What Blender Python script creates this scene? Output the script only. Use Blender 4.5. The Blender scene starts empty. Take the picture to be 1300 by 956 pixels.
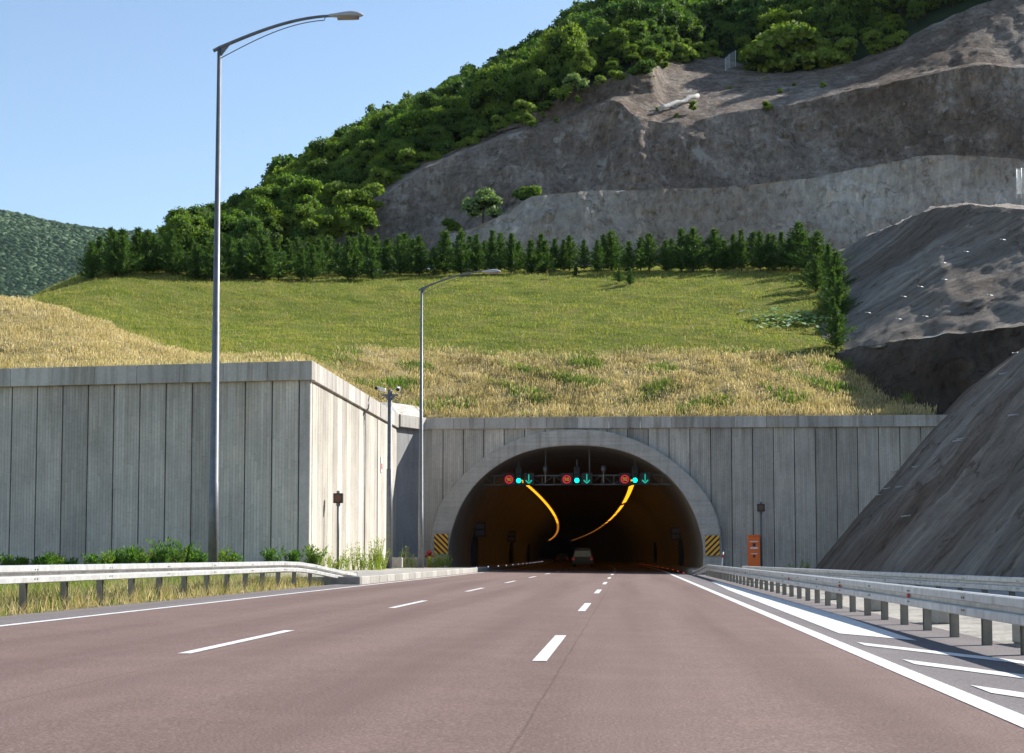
import bpy, math, random
import numpy as np
from mathutils import Vector, Matrix, noise as mnoise

random.seed(7); RNG = np.random.default_rng(7)
SC = bpy.context.scene; COL = SC.collection

# ------------------------------------------------------------------ camera
F = 2050.0; CH = 1.052; PITCH = math.radians(3.9); CY = 706 - F*math.tan(PITCH)
YAW = math.atan(147/F*math.cos(PITCH))
fwd = Vector((-math.sin(YAW)*math.cos(PITCH), math.cos(YAW)*math.cos(PITCH), math.sin(PITCH)))
rgt = Vector((math.cos(YAW), math.sin(YAW), 0)); upv = rgt.cross(fwd)
CAM = Vector((0, 0, CH))
def P(px, py, Y):
    """world point at distance Y down the road seen at that place of the photograph"""
    d = fwd + rgt*((px-650)/F) + upv*((CY-py)/F)
    return CAM + d*(Y/d.y)
cd = bpy.data.cameras.new('camera'); cam = bpy.data.objects.new('camera', cd); COL.objects.link(cam)
cam.matrix_world = Matrix.Translation(CAM) @ Matrix((rgt, upv, -fwd)).transposed().to_4x4()
cd.sensor_width = 36; cd.sensor_fit = 'HORIZONTAL'; cd.lens = 36*F/1300
cd.shift_y = (CY-478)/1300; cd.clip_start = 0.1; cd.clip_end = 8000
SC.camera = cam

# ------------------------------------------------------------------ helpers
def tag(o, label=None, cat=None, group=None, kind=None):
    if label: o['label'] = label
    if cat: o['category'] = cat
    if group: o['group'] = group
    if kind: o['kind'] = kind
    return o
def empty(name, loc, label, cat, group=None, rz=0):
    o = bpy.data.objects.new(name, None); COL.objects.link(o); o.location = loc
    o.rotation_euler = (0, 0, rz); o.empty_display_size = .3
    return tag(o, label, cat, group)
def link(name, me, parent=None, loc=None):
    o = bpy.data.objects.new(name, me); COL.objects.link(o)
    if parent: o.parent = parent
    if loc is not None: o.location = loc
    return o
def np_mesh(name, V, faces, mats, k=3, smooth=False, midx=None):
    V = np.asarray(V, dtype=np.float32).reshape(-1, 3); Fc = np.asarray(faces, dtype=np.int32).reshape(-1, k)
    me = bpy.data.meshes.new(name); n = len(Fc)
    me.vertices.add(len(V)); me.vertices.foreach_set('co', V.ravel())
    me.loops.add(n*k); me.loops.foreach_set('vertex_index', Fc.ravel())
    me.polygons.add(n); me.polygons.foreach_set('loop_start', np.arange(0, n*k, k, dtype=np.int32))
    try: me.polygons.foreach_set('loop_total', np.full(n, k, dtype=np.int32))
    except Exception: pass
    for m in (mats if isinstance(mats, (list, tuple)) else [mats]): me.materials.append(m)
    if midx is not None: me.polygons.foreach_set('material_index', np.asarray(midx, dtype=np.int32))
    me.update(calc_edges=True); me.validate()
    if smooth: me.polygons.foreach_set('use_smooth', [True]*len(me.polygons))
    return me
class MB:
    def __init__(s): s.v = []; s.f = []; s.mi = []; s.sm = []
    def add(s, vs, fs, mi=0, sm=False):
        b = len(s.v); s.v += [tuple(v) for v in vs]; s.f += [tuple(b+i for i in f) for f in fs]
        s.mi += [mi]*len(fs); s.sm += [sm]*len(fs); return s
    def box(s, c, d, rz=0, mi=0, rot=None, bev=0):
        hx, hy, hz = d[0]/2, d[1]/2, d[2]/2
        R = rot if rot else Matrix.Rotation(rz, 3, 'Z'); c = Vector(c)
        if bev:
            b = bev; vs = []
            rings = [(-hz, b), (-hz+b, 0), (hz-b, 0), (hz, b)]
            for z, ins in rings:
                x, y = hx-ins, hy-ins; q = b if ins == 0 else 0
                for (px, py) in ((-x+q, -y), (x-q, -y), (x, -y+q), (x, y-q), (x-q, y), (-x+q, y), (-x, y-q), (-x, -y+q)):
                    vs.append(R @ Vector((px, py, z)) + c)
            fs = [tuple(range(7, -1, -1)), tuple(24+i for i in range(8))]
            for r in range(3):
                for i in range(8): j = (i+1) % 8; fs.append((r*8+i, r*8+j, r*8+8+j, r*8+8+i))
            return s.add(vs, fs, mi)
        vs = [R @ Vector((x*hx, y*hy, z*hz)) + c for z in (-1, 1) for y in (-1, 1) for x in (-1, 1)]
        return s.add(vs, [(0, 2, 3, 1), (4, 5, 7, 6), (0, 1, 5, 4), (2, 6, 7, 3), (0, 4, 6, 2), (1, 3, 7, 5)], mi)
    def tube(s, path, rad, seg=10, mi=0, cap=True):
        path = [Vector(p) for p in path]; n = len(path)
        if not hasattr(rad, '__len__'): rad = [rad]*n
        vs = []; prev = None
        for i, p in enumerate(path):
            t = (path[min(i+1, n-1)] - path[max(i-1, 0)]).normalized()
            if prev is None:
                a = Vector((0, 0, 1)) if abs(t.z) < .9 else Vector((1, 0, 0)); u = t.cross(a).normalized()
            else: u = (prev - t*prev.dot(t)).normalized()
            prev = u; w = t.cross(u)
            for k in range(seg):
                a = 2*math.pi*k/seg; vs.append(p + (u*math.cos(a) + w*math.sin(a))*rad[i])
        fs = [(i*seg+k, i*seg+(k+1) % seg, (i+1)*seg+(k+1) % seg, (i+1)*seg+k) for i in range(n-1) for k in range(seg)]
        s.add(vs, fs, mi, True)
        if cap:
            s.f += [tuple(len(s.v)-len(vs)+k for k in range(seg-1, -1, -1)), tuple(len(s.v)-seg+k for k in range(seg))]
            s.mi += [mi, mi]; s.sm += [False, False]
        return s
    def disc(s, c, r, depth, axis='Y', seg=20, mi=0):
        a = {'Y': Vector((0, 1, 0)), 'Z': Vector((0, 0, 1)), 'X': Vector((1, 0, 0))}[axis]; c = Vector(c)
        return s.tube([c - a*depth/2, c + a*depth/2], r, seg, mi)
    def prism(s, poly, p0, ax_u, ax_v, ax_n, depth, mi=0):
        n = len(poly); U, Vv, N = Vector(ax_u), Vector(ax_v), Vector(ax_n)
        a = [Vector(p0) + U*x + Vv*y for x, y in poly]; b = [p + N*depth for p in a]
        return s.add(a+b, [tuple(range(n)), tuple(range(2*n-1, n-1, -1))] + [(i, n+i, n+(i+1) % n, (i+1) % n) for i in range(n)], mi)
    def sweep(s, prof, path, up=(0, 0, 1), mi=0, closed=True):
        """closed 2D profile (side, height) swept along a path; side points to the right of travel"""
        path = [Vector(p) for p in path]; n = len(path); m = len(prof); vs = []
        for i, p in enumerate(path):
            t = (path[min(i+1, n-1)] - path[max(i-1, 0)]); t.z = 0; t.normalize(); r = Vector((t.y, -t.x, 0))
            vs += [p + r*a + Vector((0, 0, h)) for a, h in prof]
        fs = [(i*m+k, i*m+(k+1) % m, (i+1)*m+(k+1) % m, (i+1)*m+k) for i in range(n-1) for k in range(m if closed else m-1)]
        if closed: fs += [tuple(range(m-1, -1, -1)), tuple((n-1)*m+k for k in range(m))]
        return s.add(vs, fs, mi)
    def build(s, name, mats, parent=None, loc=None, smooth=None):
        me = bpy.data.meshes.new(name); me.from_pydata(s.v, [], s.f)
        for m in (mats if isinstance(mats, (list, tuple)) else [mats]): me.materials.append(m)
        me.polygons.foreach_set('material_index', s.mi)
        me.polygons.foreach_set('use_smooth', s.sm if smooth is None else [smooth]*len(s.f))
        me.update()
        import bmesh
        b = bmesh.new(); b.from_mesh(me); bmesh.ops.recalc_face_normals(b, faces=b.faces); b.to_mesh(me); b.free()
        return link(name, me, parent, loc)
def copy_tree(o, parent=None):
    c = o.copy(); COL.objects.link(c); c.parent = parent
    for ch in list(o.children):
        k = ch.copy(); COL.objects.link(k); k.parent = c
        for g in list(ch.children):
            q = g.copy(); COL.objects.link(q); q.parent = k
    return c

# ------------------------------------------------------------------ materials
def newmat(name):
    m = bpy.data.materials.new(name); m.use_nodes = True; nt = m.node_tree; nt.nodes.clear()
    out = nt.nodes.new('ShaderNodeOutputMaterial'); b = nt.nodes.new('ShaderNodeBsdfPrincipled')
    nt.links.new(b.outputs[0], out.inputs[0]); return m, nt, b, out
def plain(name, col, rough=.7, metal=0, emit=None, es=0, spec=.5):
    m, nt, b, o = newmat(name)
    b.inputs['Base Color'].default_value = (*col, 1); b.inputs['Roughness'].default_value = rough
    b.inputs['Metallic'].default_value = metal; b.inputs['Specular IOR Level'].default_value = spec
    if emit: b.inputs['Emission Color'].default_value = (*emit, 1); b.inputs['Emission Strength'].default_value = es
    return m
class NG:
    def __init__(s, nt): s.nt = nt
    def n(s, t, **kw):
        nd = s.nt.nodes.new(t)
        for k, v in kw.items(): setattr(nd, k, v)
        return nd
    def l(s, a, b): s.nt.links.new(a, b)
    def pos(s): return s.n('ShaderNodeNewGeometry').outputs['Position']
    def island(s): return s.n('ShaderNodeNewGeometry').outputs['Random Per Island']
    def mapping(s, vec, scale=(1, 1, 1), rot=(0, 0, 0)):
        m = s.n('ShaderNodeMapping'); s.l(vec, m.inputs['Vector']); m.inputs['Scale'].default_value = scale
        m.inputs['Rotation'].default_value = rot; return m.outputs[0]
    def noise(s, vec, scale, detail=4, rough=.55, dist=0):
        t = s.n('ShaderNodeTexNoise'); s.l(vec, t.inputs['Vector']); t.inputs['Scale'].default_value = scale
        t.inputs['Detail'].default_value = detail; t.inputs['Roughness'].default_value = rough
        t.inputs['Distortion'].default_value = dist; return t.outputs['Fac']
    def ramp(s, fac, stops):
        r = s.n('ShaderNodeValToRGB'); s.l(fac, r.inputs[0]); e = r.color_ramp.elements
        while len(e) < len(stops): e.new(.5)
        for i, (p, c) in enumerate(stops):
            e[i].position = p; e[i].color = (*c, 1) if len(c) == 3 else c
        return r.outputs[0]
    def mix(s, a, b, fac, mode='MIX'):
        m = s.n('ShaderNodeMix', data_type='RGBA', blend_type=mode)
        for src, sock in ((fac, m.inputs[0]), (a, m.inputs[6]), (b, m.inputs[7])):
            if isinstance(src, (int, float)): sock.default_value = src
            elif isinstance(src, tuple): sock.default_value = (*src, 1)
            else: s.l(src, sock)
        return m.outputs[2]
    def math(s, op, a, b=0.0, clamp=False):
        m = s.n('ShaderNodeMath', operation=op, use_clamp=clamp)
        for src, sock in ((a, m.inputs[0]), (b, m.inputs[1])):
            if isinstance(src, (int, float)): sock.default_value = src
            else: s.l(src, sock)
        return m.outputs[0]
    def bump(s, h, b, strength=.4, dist=.05):
        n = s.n('ShaderNodeBump'); n.inputs['Strength'].default_value = strength; n.inputs['Distance'].default_value = dist
        s.l(h, n.inputs['Height']); s.l(n.outputs[0], b.inputs['Normal'])
    def grey(s, v, lo, hi):
        r = s.n('ShaderNodeMapRange'); s.l(v, r.inputs[0]); r.inputs['To Min'].default_value = lo; r.inputs['To Max'].default_value = hi
        return r.outputs[0]

def asphalt_mat(name, c1, c2, wear=(.9, 1.1)):
    m, nt, b, o = newmat(name); g = NG(nt); p = g.pos()
    big = g.noise(g.mapping(p, (.9, .03, 1)), 1, 4); fine = g.noise(p, 45, 3, .7); mid = g.noise(p, 1.1, 5)
    c = g.ramp(fine, [(.3, tuple(x*.72 for x in c1)), (.5, c1), (.72, tuple(min(1, x*1.35) for x in c2))])
    c = g.mix(c, (.82, .8, .8), g.ramp(big, [(.42, (0, 0, 0)), (.62, (.7, .7, .7))]), 'MULTIPLY')
    sx = g.n('ShaderNodeSeparateXYZ'); g.l(p, sx.inputs[0]); xw = g.math('ADD', sx.outputs[0], g.math('MULTIPLY', g.noise(g.mapping(p, (1, .15, 1)), 1, 3), .25))
    tr = g.math('MULTIPLY', g.math('ADD', g.math('COSINE', g.math('MULTIPLY', g.math('ADD', xw, .05), 3.49)), 1.0), g.math('MULTIPLY', big, .55)); c = g.mix(c, (.84, .83, .83), tr, 'MULTIPLY')
    for x0 in (-.62, -4.28):
        dd = g.math('ABSOLUTE', g.math('SUBTRACT', g.math('ADD', sx.outputs[0], g.math('MULTIPLY', g.noise(g.mapping(p, (1, .8, 1)), 1, 4), .03)), x0)); c = g.mix(c, (.55, .52, .5), g.math('MULTIPLY', g.math('LESS_THAN', dd, .010), .45), 'MULTIPLY')
    c = g.mix(c, (1.2, 1.17, 1.15), g.ramp(mid, [(.45, (0, 0, 0)), (.75, (.6, .6, .6))]), 'MULTIPLY')
    g.l(c, b.inputs['Base Color']); b.inputs['Roughness'].default_value = .9; b.inputs['Specular IOR Level'].default_value = .12
    g.bump(fine, b, .5, .012); return m
M = {}
M['asphalt'] = asphalt_mat('red_asphalt', (.192, .131, .112), (.23, .166, .145))
M['shoulder'] = asphalt_mat('shoulder_asphalt', (.19, .17, .165), (.23, .20, .195))
def paint_mat():
    m, nt, b, o = newmat('road_paint'); g = NG(nt); p = g.pos()
    w = g.noise(p, 14, 5, .7); w2 = g.noise(p, 2, 3)
    c = g.ramp(w, [(.33, (.38, .34, .32)), (.44, (.70, .68, .65)), (.6, (.80, .79, .77))])
    c = g.mix(c, (.86, .84, .80), g.grey(w2, 0, 1), 'MULTIPLY')
    g.l(c, b.inputs['Base Color']); b.inputs['Roughness'].default_value = .6; return m
M['paint'] = paint_mat()
def concrete_mat(name, base, boards=True, streak=.5, isl=(.86, 1.1), warm=.5, bands=False):
    m, nt, b, o = newmat(name); g = NG(nt); p = g.pos()
    sep = g.n('ShaderNodeSeparateXYZ'); g.l(p, sep.inputs[0])
    col = base
    n1 = g.noise(p, .55, 5, .6); n2 = g.noise(g.mapping(p, (3.5, 3.5, .35)), 1, 5, .65); n3 = g.noise(p, 7, 5, .7)
    c = g.ramp(n1, [(.3, tuple(x*.84 for x in col)), (.55, col), (.75, (col[0]*1.12, col[1]*1.10, col[2]*1.05))])
    c = g.mix(c, (.72, .70, .66), g.ramp(n2, [(.48, (0, 0, 0)), (.72, (streak,)*3)]), 'MULTIPLY')
    c = g.mix(c, (.8, .79, .77), g.ramp(n3, [(.4, (.5,)*3), (.62, (0, 0, 0))]), 'MULTIPLY')
    h = n3
    zt_ = g.n('ShaderNodeMapRange'); g.l(sep.outputs[2], zt_.inputs[0]); zt_.inputs['From Min'].default_value = 5.0; zt_.inputs['From Max'].default_value = 9.3
    n5 = g.noise(g.mapping(p, (2.2, 2.2, .12)), 1, 5, .65)
    c = g.mix(c, (.62, .59, .54), g.math('MULTIPLY', g.math('MULTIPLY', zt_.outputs[0], 1.0), g.grey(g.math('SUBTRACT', n5, .47), 0, 1)) if False else g.mix((0, 0, 0), g.ramp(n5, [(.46, (0,)*3), (.64, (.8,)*3)]), zt_.outputs[0]), 'MULTIPLY')
    if boards:
        u = g.math('ADD', sep.outputs[0], sep.outputs[1]); cb = g.n('ShaderNodeCombineXYZ'); 
        wn = g.n('ShaderNodeTexWhiteNoise', noise_dimensions='1D'); g.l(g.math('FLOOR', g.math('DIVIDE', u, .13)), wn.inputs['W'])
        g.l(g.math('ADD', sep.outputs[2], g.math('MULTIPLY', wn.outputs['Value'], 2.3)), cb.inputs[0]); g.l(u, cb.inputs[1])
        br = g.n('ShaderNodeTexBrick'); g.l(cb.outputs[0], br.inputs['Vector']); br.inputs['Scale'].default_value = 1
        br.inputs['Brick Width'].default_value = 2.3; br.inputs['Row Height'].default_value = .13; br.inputs['Mortar Size'].default_value = .012
        br.inputs['Color1'].default_value = (.80, .80, .79, 1); br.inputs['Color2'].default_value = (1.10, 1.09, 1.07, 1); br.inputs['Mortar'].default_value = (.62, .6, .58, 1)
        br.inputs['Bias'].default_value = 0; br.offset = 0
        c = g.mix(c, br.outputs['Color'], .6, 'MULTIPLY')
        h = g.math('SUBTRACT', g.math('MULTIPLY', n3, .4), g.math('MULTIPLY', br.outputs['Fac'], 1.0))
    if bands:
        n4 = g.noise(g.mapping(p, (.15, .15, 6)), 1, 4, .6); c = g.mix(c, (.8, .8, .8), g.ramp(n4, [(.45, (0,)*3), (.6, (.7,)*3)]), 'MULTIPLY')
    iv = g.n('ShaderNodeMapRange'); g.l(g.island(), iv.inputs[0]); iv.inputs['To Min'].default_value = isl[0]; iv.inputs['To Max'].default_value = isl[1]
    cc = g.n('ShaderNodeCombineColor'); [g.l(iv.outputs[0], cc.inputs[i]) for i in range(3)]
    c = g.mix(c, cc.outputs[0], 1.0, 'MULTIPLY')
    g.l(c, b.inputs['Base Color']); b.inputs['Roughness'].default_value = .9; b.inputs['Specular IOR Level'].default_value = .2
    g.bump(h, b, .5, .02); return m
M['concrete'] = concrete_mat('board_marked_concrete', (.66, .61, .53), isl=(.68, 1.1))
M['concrete_side'] = M['concrete']
M['coping'] = concrete_mat('coping_concrete', (.58, .545, .49), boards=False, isl=(.78, 1.12))
M['coping_side'] = M['coping']
M['ring'] = concrete_mat('arch_concrete', (.55, .52, .465), boards=False, isl=(1, 1), bands=True)
M['smooth_conc'] = concrete_mat('smooth_concrete', (.36, .355, .345), boards=False, isl=(1, 1), streak=.3)
M['kerb'] = concrete_mat('kerb_concrete', (.43, .41, .37), boards=False, isl=(.8, 1.1))
M['joint'] = plain('joint_dark', (.045, .043, .04), .95)
def rock_mat(name, dark, mid, light, streaks=1.0, sc=1.0, blotch=None, lx=1.6):
    m, nt, b, o = newmat(name); g = NG(nt); p = g.pos()
    a = g.noise(g.mapping(p, ((.28 if lx > 1 else .07)*sc, .28*sc, .07*sc)), 1, 8, .66, .25)
    s2 = g.noise(g.mapping(p, (lx*sc, 1.6*sc, .16*sc)), 1, 7, .72, .25)
    s3 = g.noise(g.mapping(p, (lx*.45*sc, .45*sc, .035*sc)), 1, 5, .6, .1)
    md = g.noise(p, .9, 9, .72); f = g.noise(p, 3.2, 8, .75); big = g.noise(p, .05*sc, 3, .5)
    c = g.ramp(a, [(.32, dark), (.5, mid), (.66, light)])
    c = g.mix(c, (.5, .46, .43), g.ramp(s2, [(.46, (0,)*3), (.66, (.8*streaks,)*3)]), 'MULTIPLY')
    c = g.mix(c, (1.5, 1.46, 1.4), g.ramp(s2, [(.30, (.9*streaks,)*3), (.43, (0,)*3)]), 'MULTIPLY')
    c = g.mix(c, (1.55, 1.5, 1.42), g.ramp(s3, [(.56, (0,)*3), (.68, (.7*streaks,)*3)]), 'MULTIPLY')
    c = g.mix(c, (.62, .55, .5), g.ramp(md, [(.52, (0,)*3), (.66, (.85,)*3)]), 'MULTIPLY')
    c = g.mix(c, (1.3, 1.25, 1.18), g.ramp(md, [(.33, (.8,)*3), (.44, (0,)*3)]), 'MULTIPLY')
    c = g.mix(c, (.70, .62, .56), g.ramp(big, [(.4, (0,)*3), (.6, (.9,)*3)]), 'MULTIPLY')
    vo = g.n('ShaderNodeTexVoronoi', feature='DISTANCE_TO_EDGE'); wv = g.n('ShaderNodeVectorMath', operation='ADD')
    ns = g.n('ShaderNodeTexNoise'); g.l(p, ns.inputs['Vector']); ns.inputs['Scale'].default_value = .5; ns.inputs['Detail'].default_value = 4
    sc_ = g.n('ShaderNodeVectorMath', operation='SCALE'); g.l(ns.outputs['Color'], sc_.inputs[0]); sc_.inputs['Scale'].default_value = 4.0
    g.l(p, wv.inputs[0]); g.l(sc_.outputs[0], wv.inputs[1]); g.l(wv.outputs[0], vo.inputs['Vector']); vo.inputs['Scale'].default_value = .16
    cr = g.ramp(vo.outputs['Distance'], [(0, (.75,)*3), (.025, (0,)*3)]); c = g.mix(c, (.45, .4, .36), g.mix(cr, (0, 0, 0), g.ramp(md, [(.42, (1,)*3), (.52, (0,)*3)])), 'MULTIPLY')
    if blotch:
        bl = g.noise(g.mapping(p, (.42, .42, .13)), 1, 7, .68, .15); c = g.mix(c, blotch, g.ramp(bl, [(.57, (0,)*3), (.66, (.75,)*3)]))
    g.l(c, b.inputs['Base Color']); b.inputs['Roughness'].default_value = .95; b.inputs['Specular IOR Level'].default_value = .12
    h = g.math('ADD', g.math('MULTIPLY', f, .5), g.math('ADD', g.math('MULTIPLY', s2, .9), g.math('MULTIPLY', md, 1.6)))
    g.bump(h, b, 1.0, .55); return m
M['rock_dark'] = rock_mat('dark_sprayed_rock', (.20, .167, .138), (.29, .243, .20), (.41, .355, .30))
M['rock_mid'] = rock_mat('grey_brown_rock', (.22, .18, .147), (.32, .267, .222), (.46, .40, .34), blotch=(.52, .47, .405))
M['rock_light'] = rock_mat('pale_sprayed_concrete', (.50, .45, .395), (.62, .565, .50), (.72, .665, .60), .75)
M['rock_near'] = rock_mat('streaked_slope_rock', (.29, .25, .205), (.40, .35, .295), (.55, .49, .415), .7, 1.3, lx=.3)
M['rock_upper'] = rock_mat('streaked_upper_rock', (.25, .215, .18), (.36, .315, .265), (.50, .445, .385), .75, 1.0, lx=.25)
M['rock_deep'] = rock_mat('deep_brown_rock', (.10, .08, .063), (.145, .117, .094), (.20, .166, .136), .6)
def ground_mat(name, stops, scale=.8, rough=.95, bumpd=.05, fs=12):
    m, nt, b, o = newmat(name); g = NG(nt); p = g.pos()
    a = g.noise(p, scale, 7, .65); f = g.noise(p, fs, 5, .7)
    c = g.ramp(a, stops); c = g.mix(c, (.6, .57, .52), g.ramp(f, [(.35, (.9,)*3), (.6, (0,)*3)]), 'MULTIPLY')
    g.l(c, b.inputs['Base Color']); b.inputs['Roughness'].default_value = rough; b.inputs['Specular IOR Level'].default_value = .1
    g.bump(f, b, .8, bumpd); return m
M['gravel'] = ground_mat('pale_gravel', [(.3, (.30, .28, .25)), (.5, (.46, .43, .38)), (.7, (.56, .53, .48))], .9)
M['verge'] = ground_mat('verge_soil', [(.3, (.10, .10, .04)), (.5, (.20, .17, .09)), (.7, (.30, .24, .13))], .6)
M['ground'] = ground_mat('bare_ground', [(.3, (.14, .13, .09)), (.7, (.2, .18, .12))], .2)
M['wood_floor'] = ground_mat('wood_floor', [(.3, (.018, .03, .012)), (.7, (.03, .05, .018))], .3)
def soil_mat():
    m, nt, b, o = newmat('hill_grass'); g = NG(nt); p = g.pos()
    at = g.n('ShaderNodeAttribute', attribute_name='dry')
    a = g.noise(p, .35, 7, .65); f = g.noise(p, 5, 6, .75); q = g.noise(p, 1.6, 5, .7)
    gr = g.ramp(a, [(.3, (.11, .15, .025)), (.5, (.18, .21, .04)), (.7, (.28, .25, .08))])
    gr = g.mix(gr, (.26, .22, .09), g.ramp(q, [(.55, (0,)*3), (.7, (.8,)*3)]))
    dr = g.ramp(a, [(.3, (.22, .17, .06)), (.5, (.46, .36, .18)), (.7, (.58, .48, .27))])
    dr = g.mix(dr, (.12, .13, .03), g.ramp(q, [(.52, (0,)*3), (.66, (.8,)*3)]))
    c = g.mix(gr, dr, at.outputs['Fac'])
    c = g.mix(c, (.5, .52, .42), g.ramp(f, [(.35, (1,)*3), (.58, (0,)*3)]), 'MULTIPLY')
    g.l(c, b.inputs['Base Color']); b.inputs['Roughness'].default_value = .95; b.inputs['Specular IOR Level'].default_value = .05
    g.bump(f, b, 1.0, .25); return m
M['hill'] = soil_mat()
def leaf_mat(name, stops, trans=.35, patch=.12, patchcol=None, tint=(1.5, 1.6, .55)):
    m, nt, b, o = newmat(name); g = NG(nt)
    r = g.island(); c = g.ramp(r, stops)
    if patchcol is not None:
        oi = g.n('ShaderNodeObjectInfo'); p = g.noise(g.pos(), patch, 4, .55)
        c = g.mix(c, patchcol, g.ramp(p, [(.42, (0,)*3), (.62, (.75,)*3)]))
        c = g.mix(c, (1.35, 1.25, .8) if trans > .41 else (1, 1, 1), g.ramp(oi.outputs['Random'], [(.5, (0,)*3), (1, (.8,)*3)]), 'MULTIPLY')
        if trans > .41: c = g.mix(c, (.5, .62, .8), g.ramp(oi.outputs['Random'], [(.1, (.9,)*3), (.4, (0,)*3)]), 'MULTIPLY')
        p2 = g.noise(g.pos(), patch*.45, 2, .5); c = g.mix(c, (.55, .68, .85) if trans > .41 else (.9, .88, .82), g.ramp(p2, [(.40, (.6,)*3), (.52, (0,)*3)]), 'MULTIPLY')
    g.l(c, b.inputs['Base Color']); b.inputs['Roughness'].default_value = .65; b.inputs['Specular IOR Level'].default_value = .22
    t = g.n('ShaderNodeBsdfTranslucent'); g.l(g.mix(c, tint, 1.0, 'MULTIPLY'), t.inputs[0])
    mx = g.n('ShaderNodeMixShader'); mx.inputs[0].default_value = trans
    g.l(b.outputs[0], mx.inputs[1]); g.l(t.outputs[0], mx.inputs[2]); g.l(mx.outputs[0], o.inputs[0]); return m
M['leaf'] = leaf_mat('broad_leaves', [(0, (.045, .095, .015)), (.6, (.09, .16, .025)), (1, (.17, .25, .04))], .42, patchcol=(.17, .225, .03))
M['leaf_core'] = plain('crown_shade_core', (.022, .045, .013), .95, spec=.1)  # dark core colour stands in for shade in the gaps between leaves
M['bright_leaf'] = leaf_mat('bright_leaves', [(0, (.10, .17, .02)), (1, (.24, .30, .05))])
M['pale_leaf'] = leaf_mat('pale_leaves', [(0, (.10, .16, .06)), (1, (.24, .32, .14))])
M['shiny_leaf'] = leaf_mat('shiny_leaves', [(0, (.14, .26, .06)), (.7, (.3, .42, .16)), (1, (.55, .62, .42))], .2)
M['needle'] = leaf_mat('pine_needles', [(0, (.028, .065, .02)), (.6, (.06, .115, .03)), (1, (.12, .18, .045))], .35)
M['bark'] = ground_mat('bark', [(.3, (.06, .045, .035)), (.7, (.12, .09, .07))], 6)
M['dry_grass'] = leaf_mat('dry_grass_blades', [(0, (.42, .33, .16)), (.5, (.64, .53, .28)), (1, (.90, .80, .54))], .4, patch=.6, patchcol=(.50, .42, .17), tint=(1.12, 1.05, .75))
M['tan_grass'] = leaf_mat('tan_weeds', [(0, (.17, .12, .06)), (.5, (.30, .22, .11)), (1, (.2, .2, .07))], .3, tint=(1.1, 1.1, .8))
M['green_grass'] = leaf_mat('green_grass_blades', [(0, (.15, .205, .026)), (.55, (.27, .32, .05)), (1, (.48, .43, .15))], .4, patch=.30, patchcol=(.44, .37, .13), tint=(1.2, 1.25, .5))
M['weed'] = leaf_mat('weed_leaves', [(0, (.07, .14, .02)), (1, (.19, .28, .05))], .35)
M['tall_weed'] = leaf_mat('tall_weed_leaves', [(0, (.14, .21, .04)), (.7, (.27, .34, .08)), (1, (.42, .38, .16))], .35)
M['far_leaf'] = leaf_mat('far_wood_leaves', [(0, (.035, .07, .022)), (1, (.055, .10, .03))], .1)
def galv_mat(name, col, rough=.45, metal=.6):
    m, nt, b, o = newmat(name); g = NG(nt); p = g.pos()
    n = g.noise(p, 3.5, 5, .65); n2 = g.noise(g.mapping(p, (8, 8, 1.2)), 1, 4)
    c = g.ramp(n, [(.3, tuple(x*.75 for x in col)), (.55, col), (.75, tuple(min(1, x*1.15) for x in col))])
    c = g.mix(c, (.7, .66, .6), g.ramp(n2, [(.5, (0,)*3), (.75, (.6,)*3)]), 'MULTIPLY')
    g.l(c, b.inputs['Base Color']); b.inputs['Roughness'].default_value = rough; b.inputs['Metallic'].default_value = metal; return m
M['galv'] = galv_mat('galvanised_steel', (.60, .60, .58), .5, .35)
M['galv_post'] = galv_mat('weathered_post_steel', (.27, .25, .21), .6, .3)
M['pole'] = galv_mat('pole_steel', (.17, .18, .19), .5, .4)
M['dark_truss'] = plain('dark_truss_steel', (.10, .10, .10), .6)
M['dark_metal'] = plain('dark_metal', (.03, .028, .026), .5)
M['black'] = plain('black_paint', (.012, .012, .012), .6)
M['orange'] = plain('hazard_orange', (.95, .47, .04), .55)
M['cab_orange'] = plain('cabinet_orange', (.9, .17, .02), .5)
M['white'] = plain('white_paint', (.8, .8, .8), .5)
M['red'] = plain('red_paint', (.55, .02, .02), .5)
M['lining'] = concrete_mat('tunnel_lining', (.36, .31, .245), boards=False, isl=(1, 1), streak=.5)
M['lens_green'] = plain('green_light', (.0, .3, .25), .5, emit=(.0, 1, .75), es=1.6)
M['arrow_green'] = plain('arrow_light', (.0, .2, .15), .5, emit=(.0, .45, .3), es=.6)
M['ring_red'] = plain('red_ring_light', (.3, .0, .02), .5, emit=(.9, .01, .03), es=.5)
M['digit'] = plain('amber_digit_light', (.3, .2, .02), .5, emit=(1, .32, .02), es=.35)
M['lamp_on'] = plain('sodium_lamp', (.9, .5, .05), .5, emit=(1, .40, .012), es=1.1)
M['lamp_dim'] = plain('sodium_lamp_inner', (.9, .5, .05), .5, emit=(1, .34, .03), es=.35)
M['stud_white'] = plain('white_marker_light', (.8, .8, .9), .5, emit=(.8, .85, 1), es=.45)
M['stud_red'] = plain('red_marker_light', (.6, .02, .0), .5, emit=(1, .08, .02), es=.4)
M['lamp_glass'] = plain('lamp_glass', (.33, .27, .22), .25)
M['lamp_shell'] = plain('lamp_shell', (.45, .44, .43), .4, .2)
M['car_paint'] = plain('vehicle_paint', (.03, .03, .032), .35)
M['car_glass'] = plain('vehicle_glass', (.02, .022, .025), .1)
M['tyre'] = plain('tyre_rubber', (.02, .02, .02), .8)
M['tail'] = plain('tail_light', (.3, .01, .01), .3, emit=(1, .05, .03), es=.06)
M['pink'] = plain('pink_flower', (.7, .15, .22), .6)
M['yellow_flower'] = plain('yellow_flower', (.8, .55, .02), .6)
M['pipe_white'] = plain('pipe_plastic', (.5, .5, .48), .4)
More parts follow.
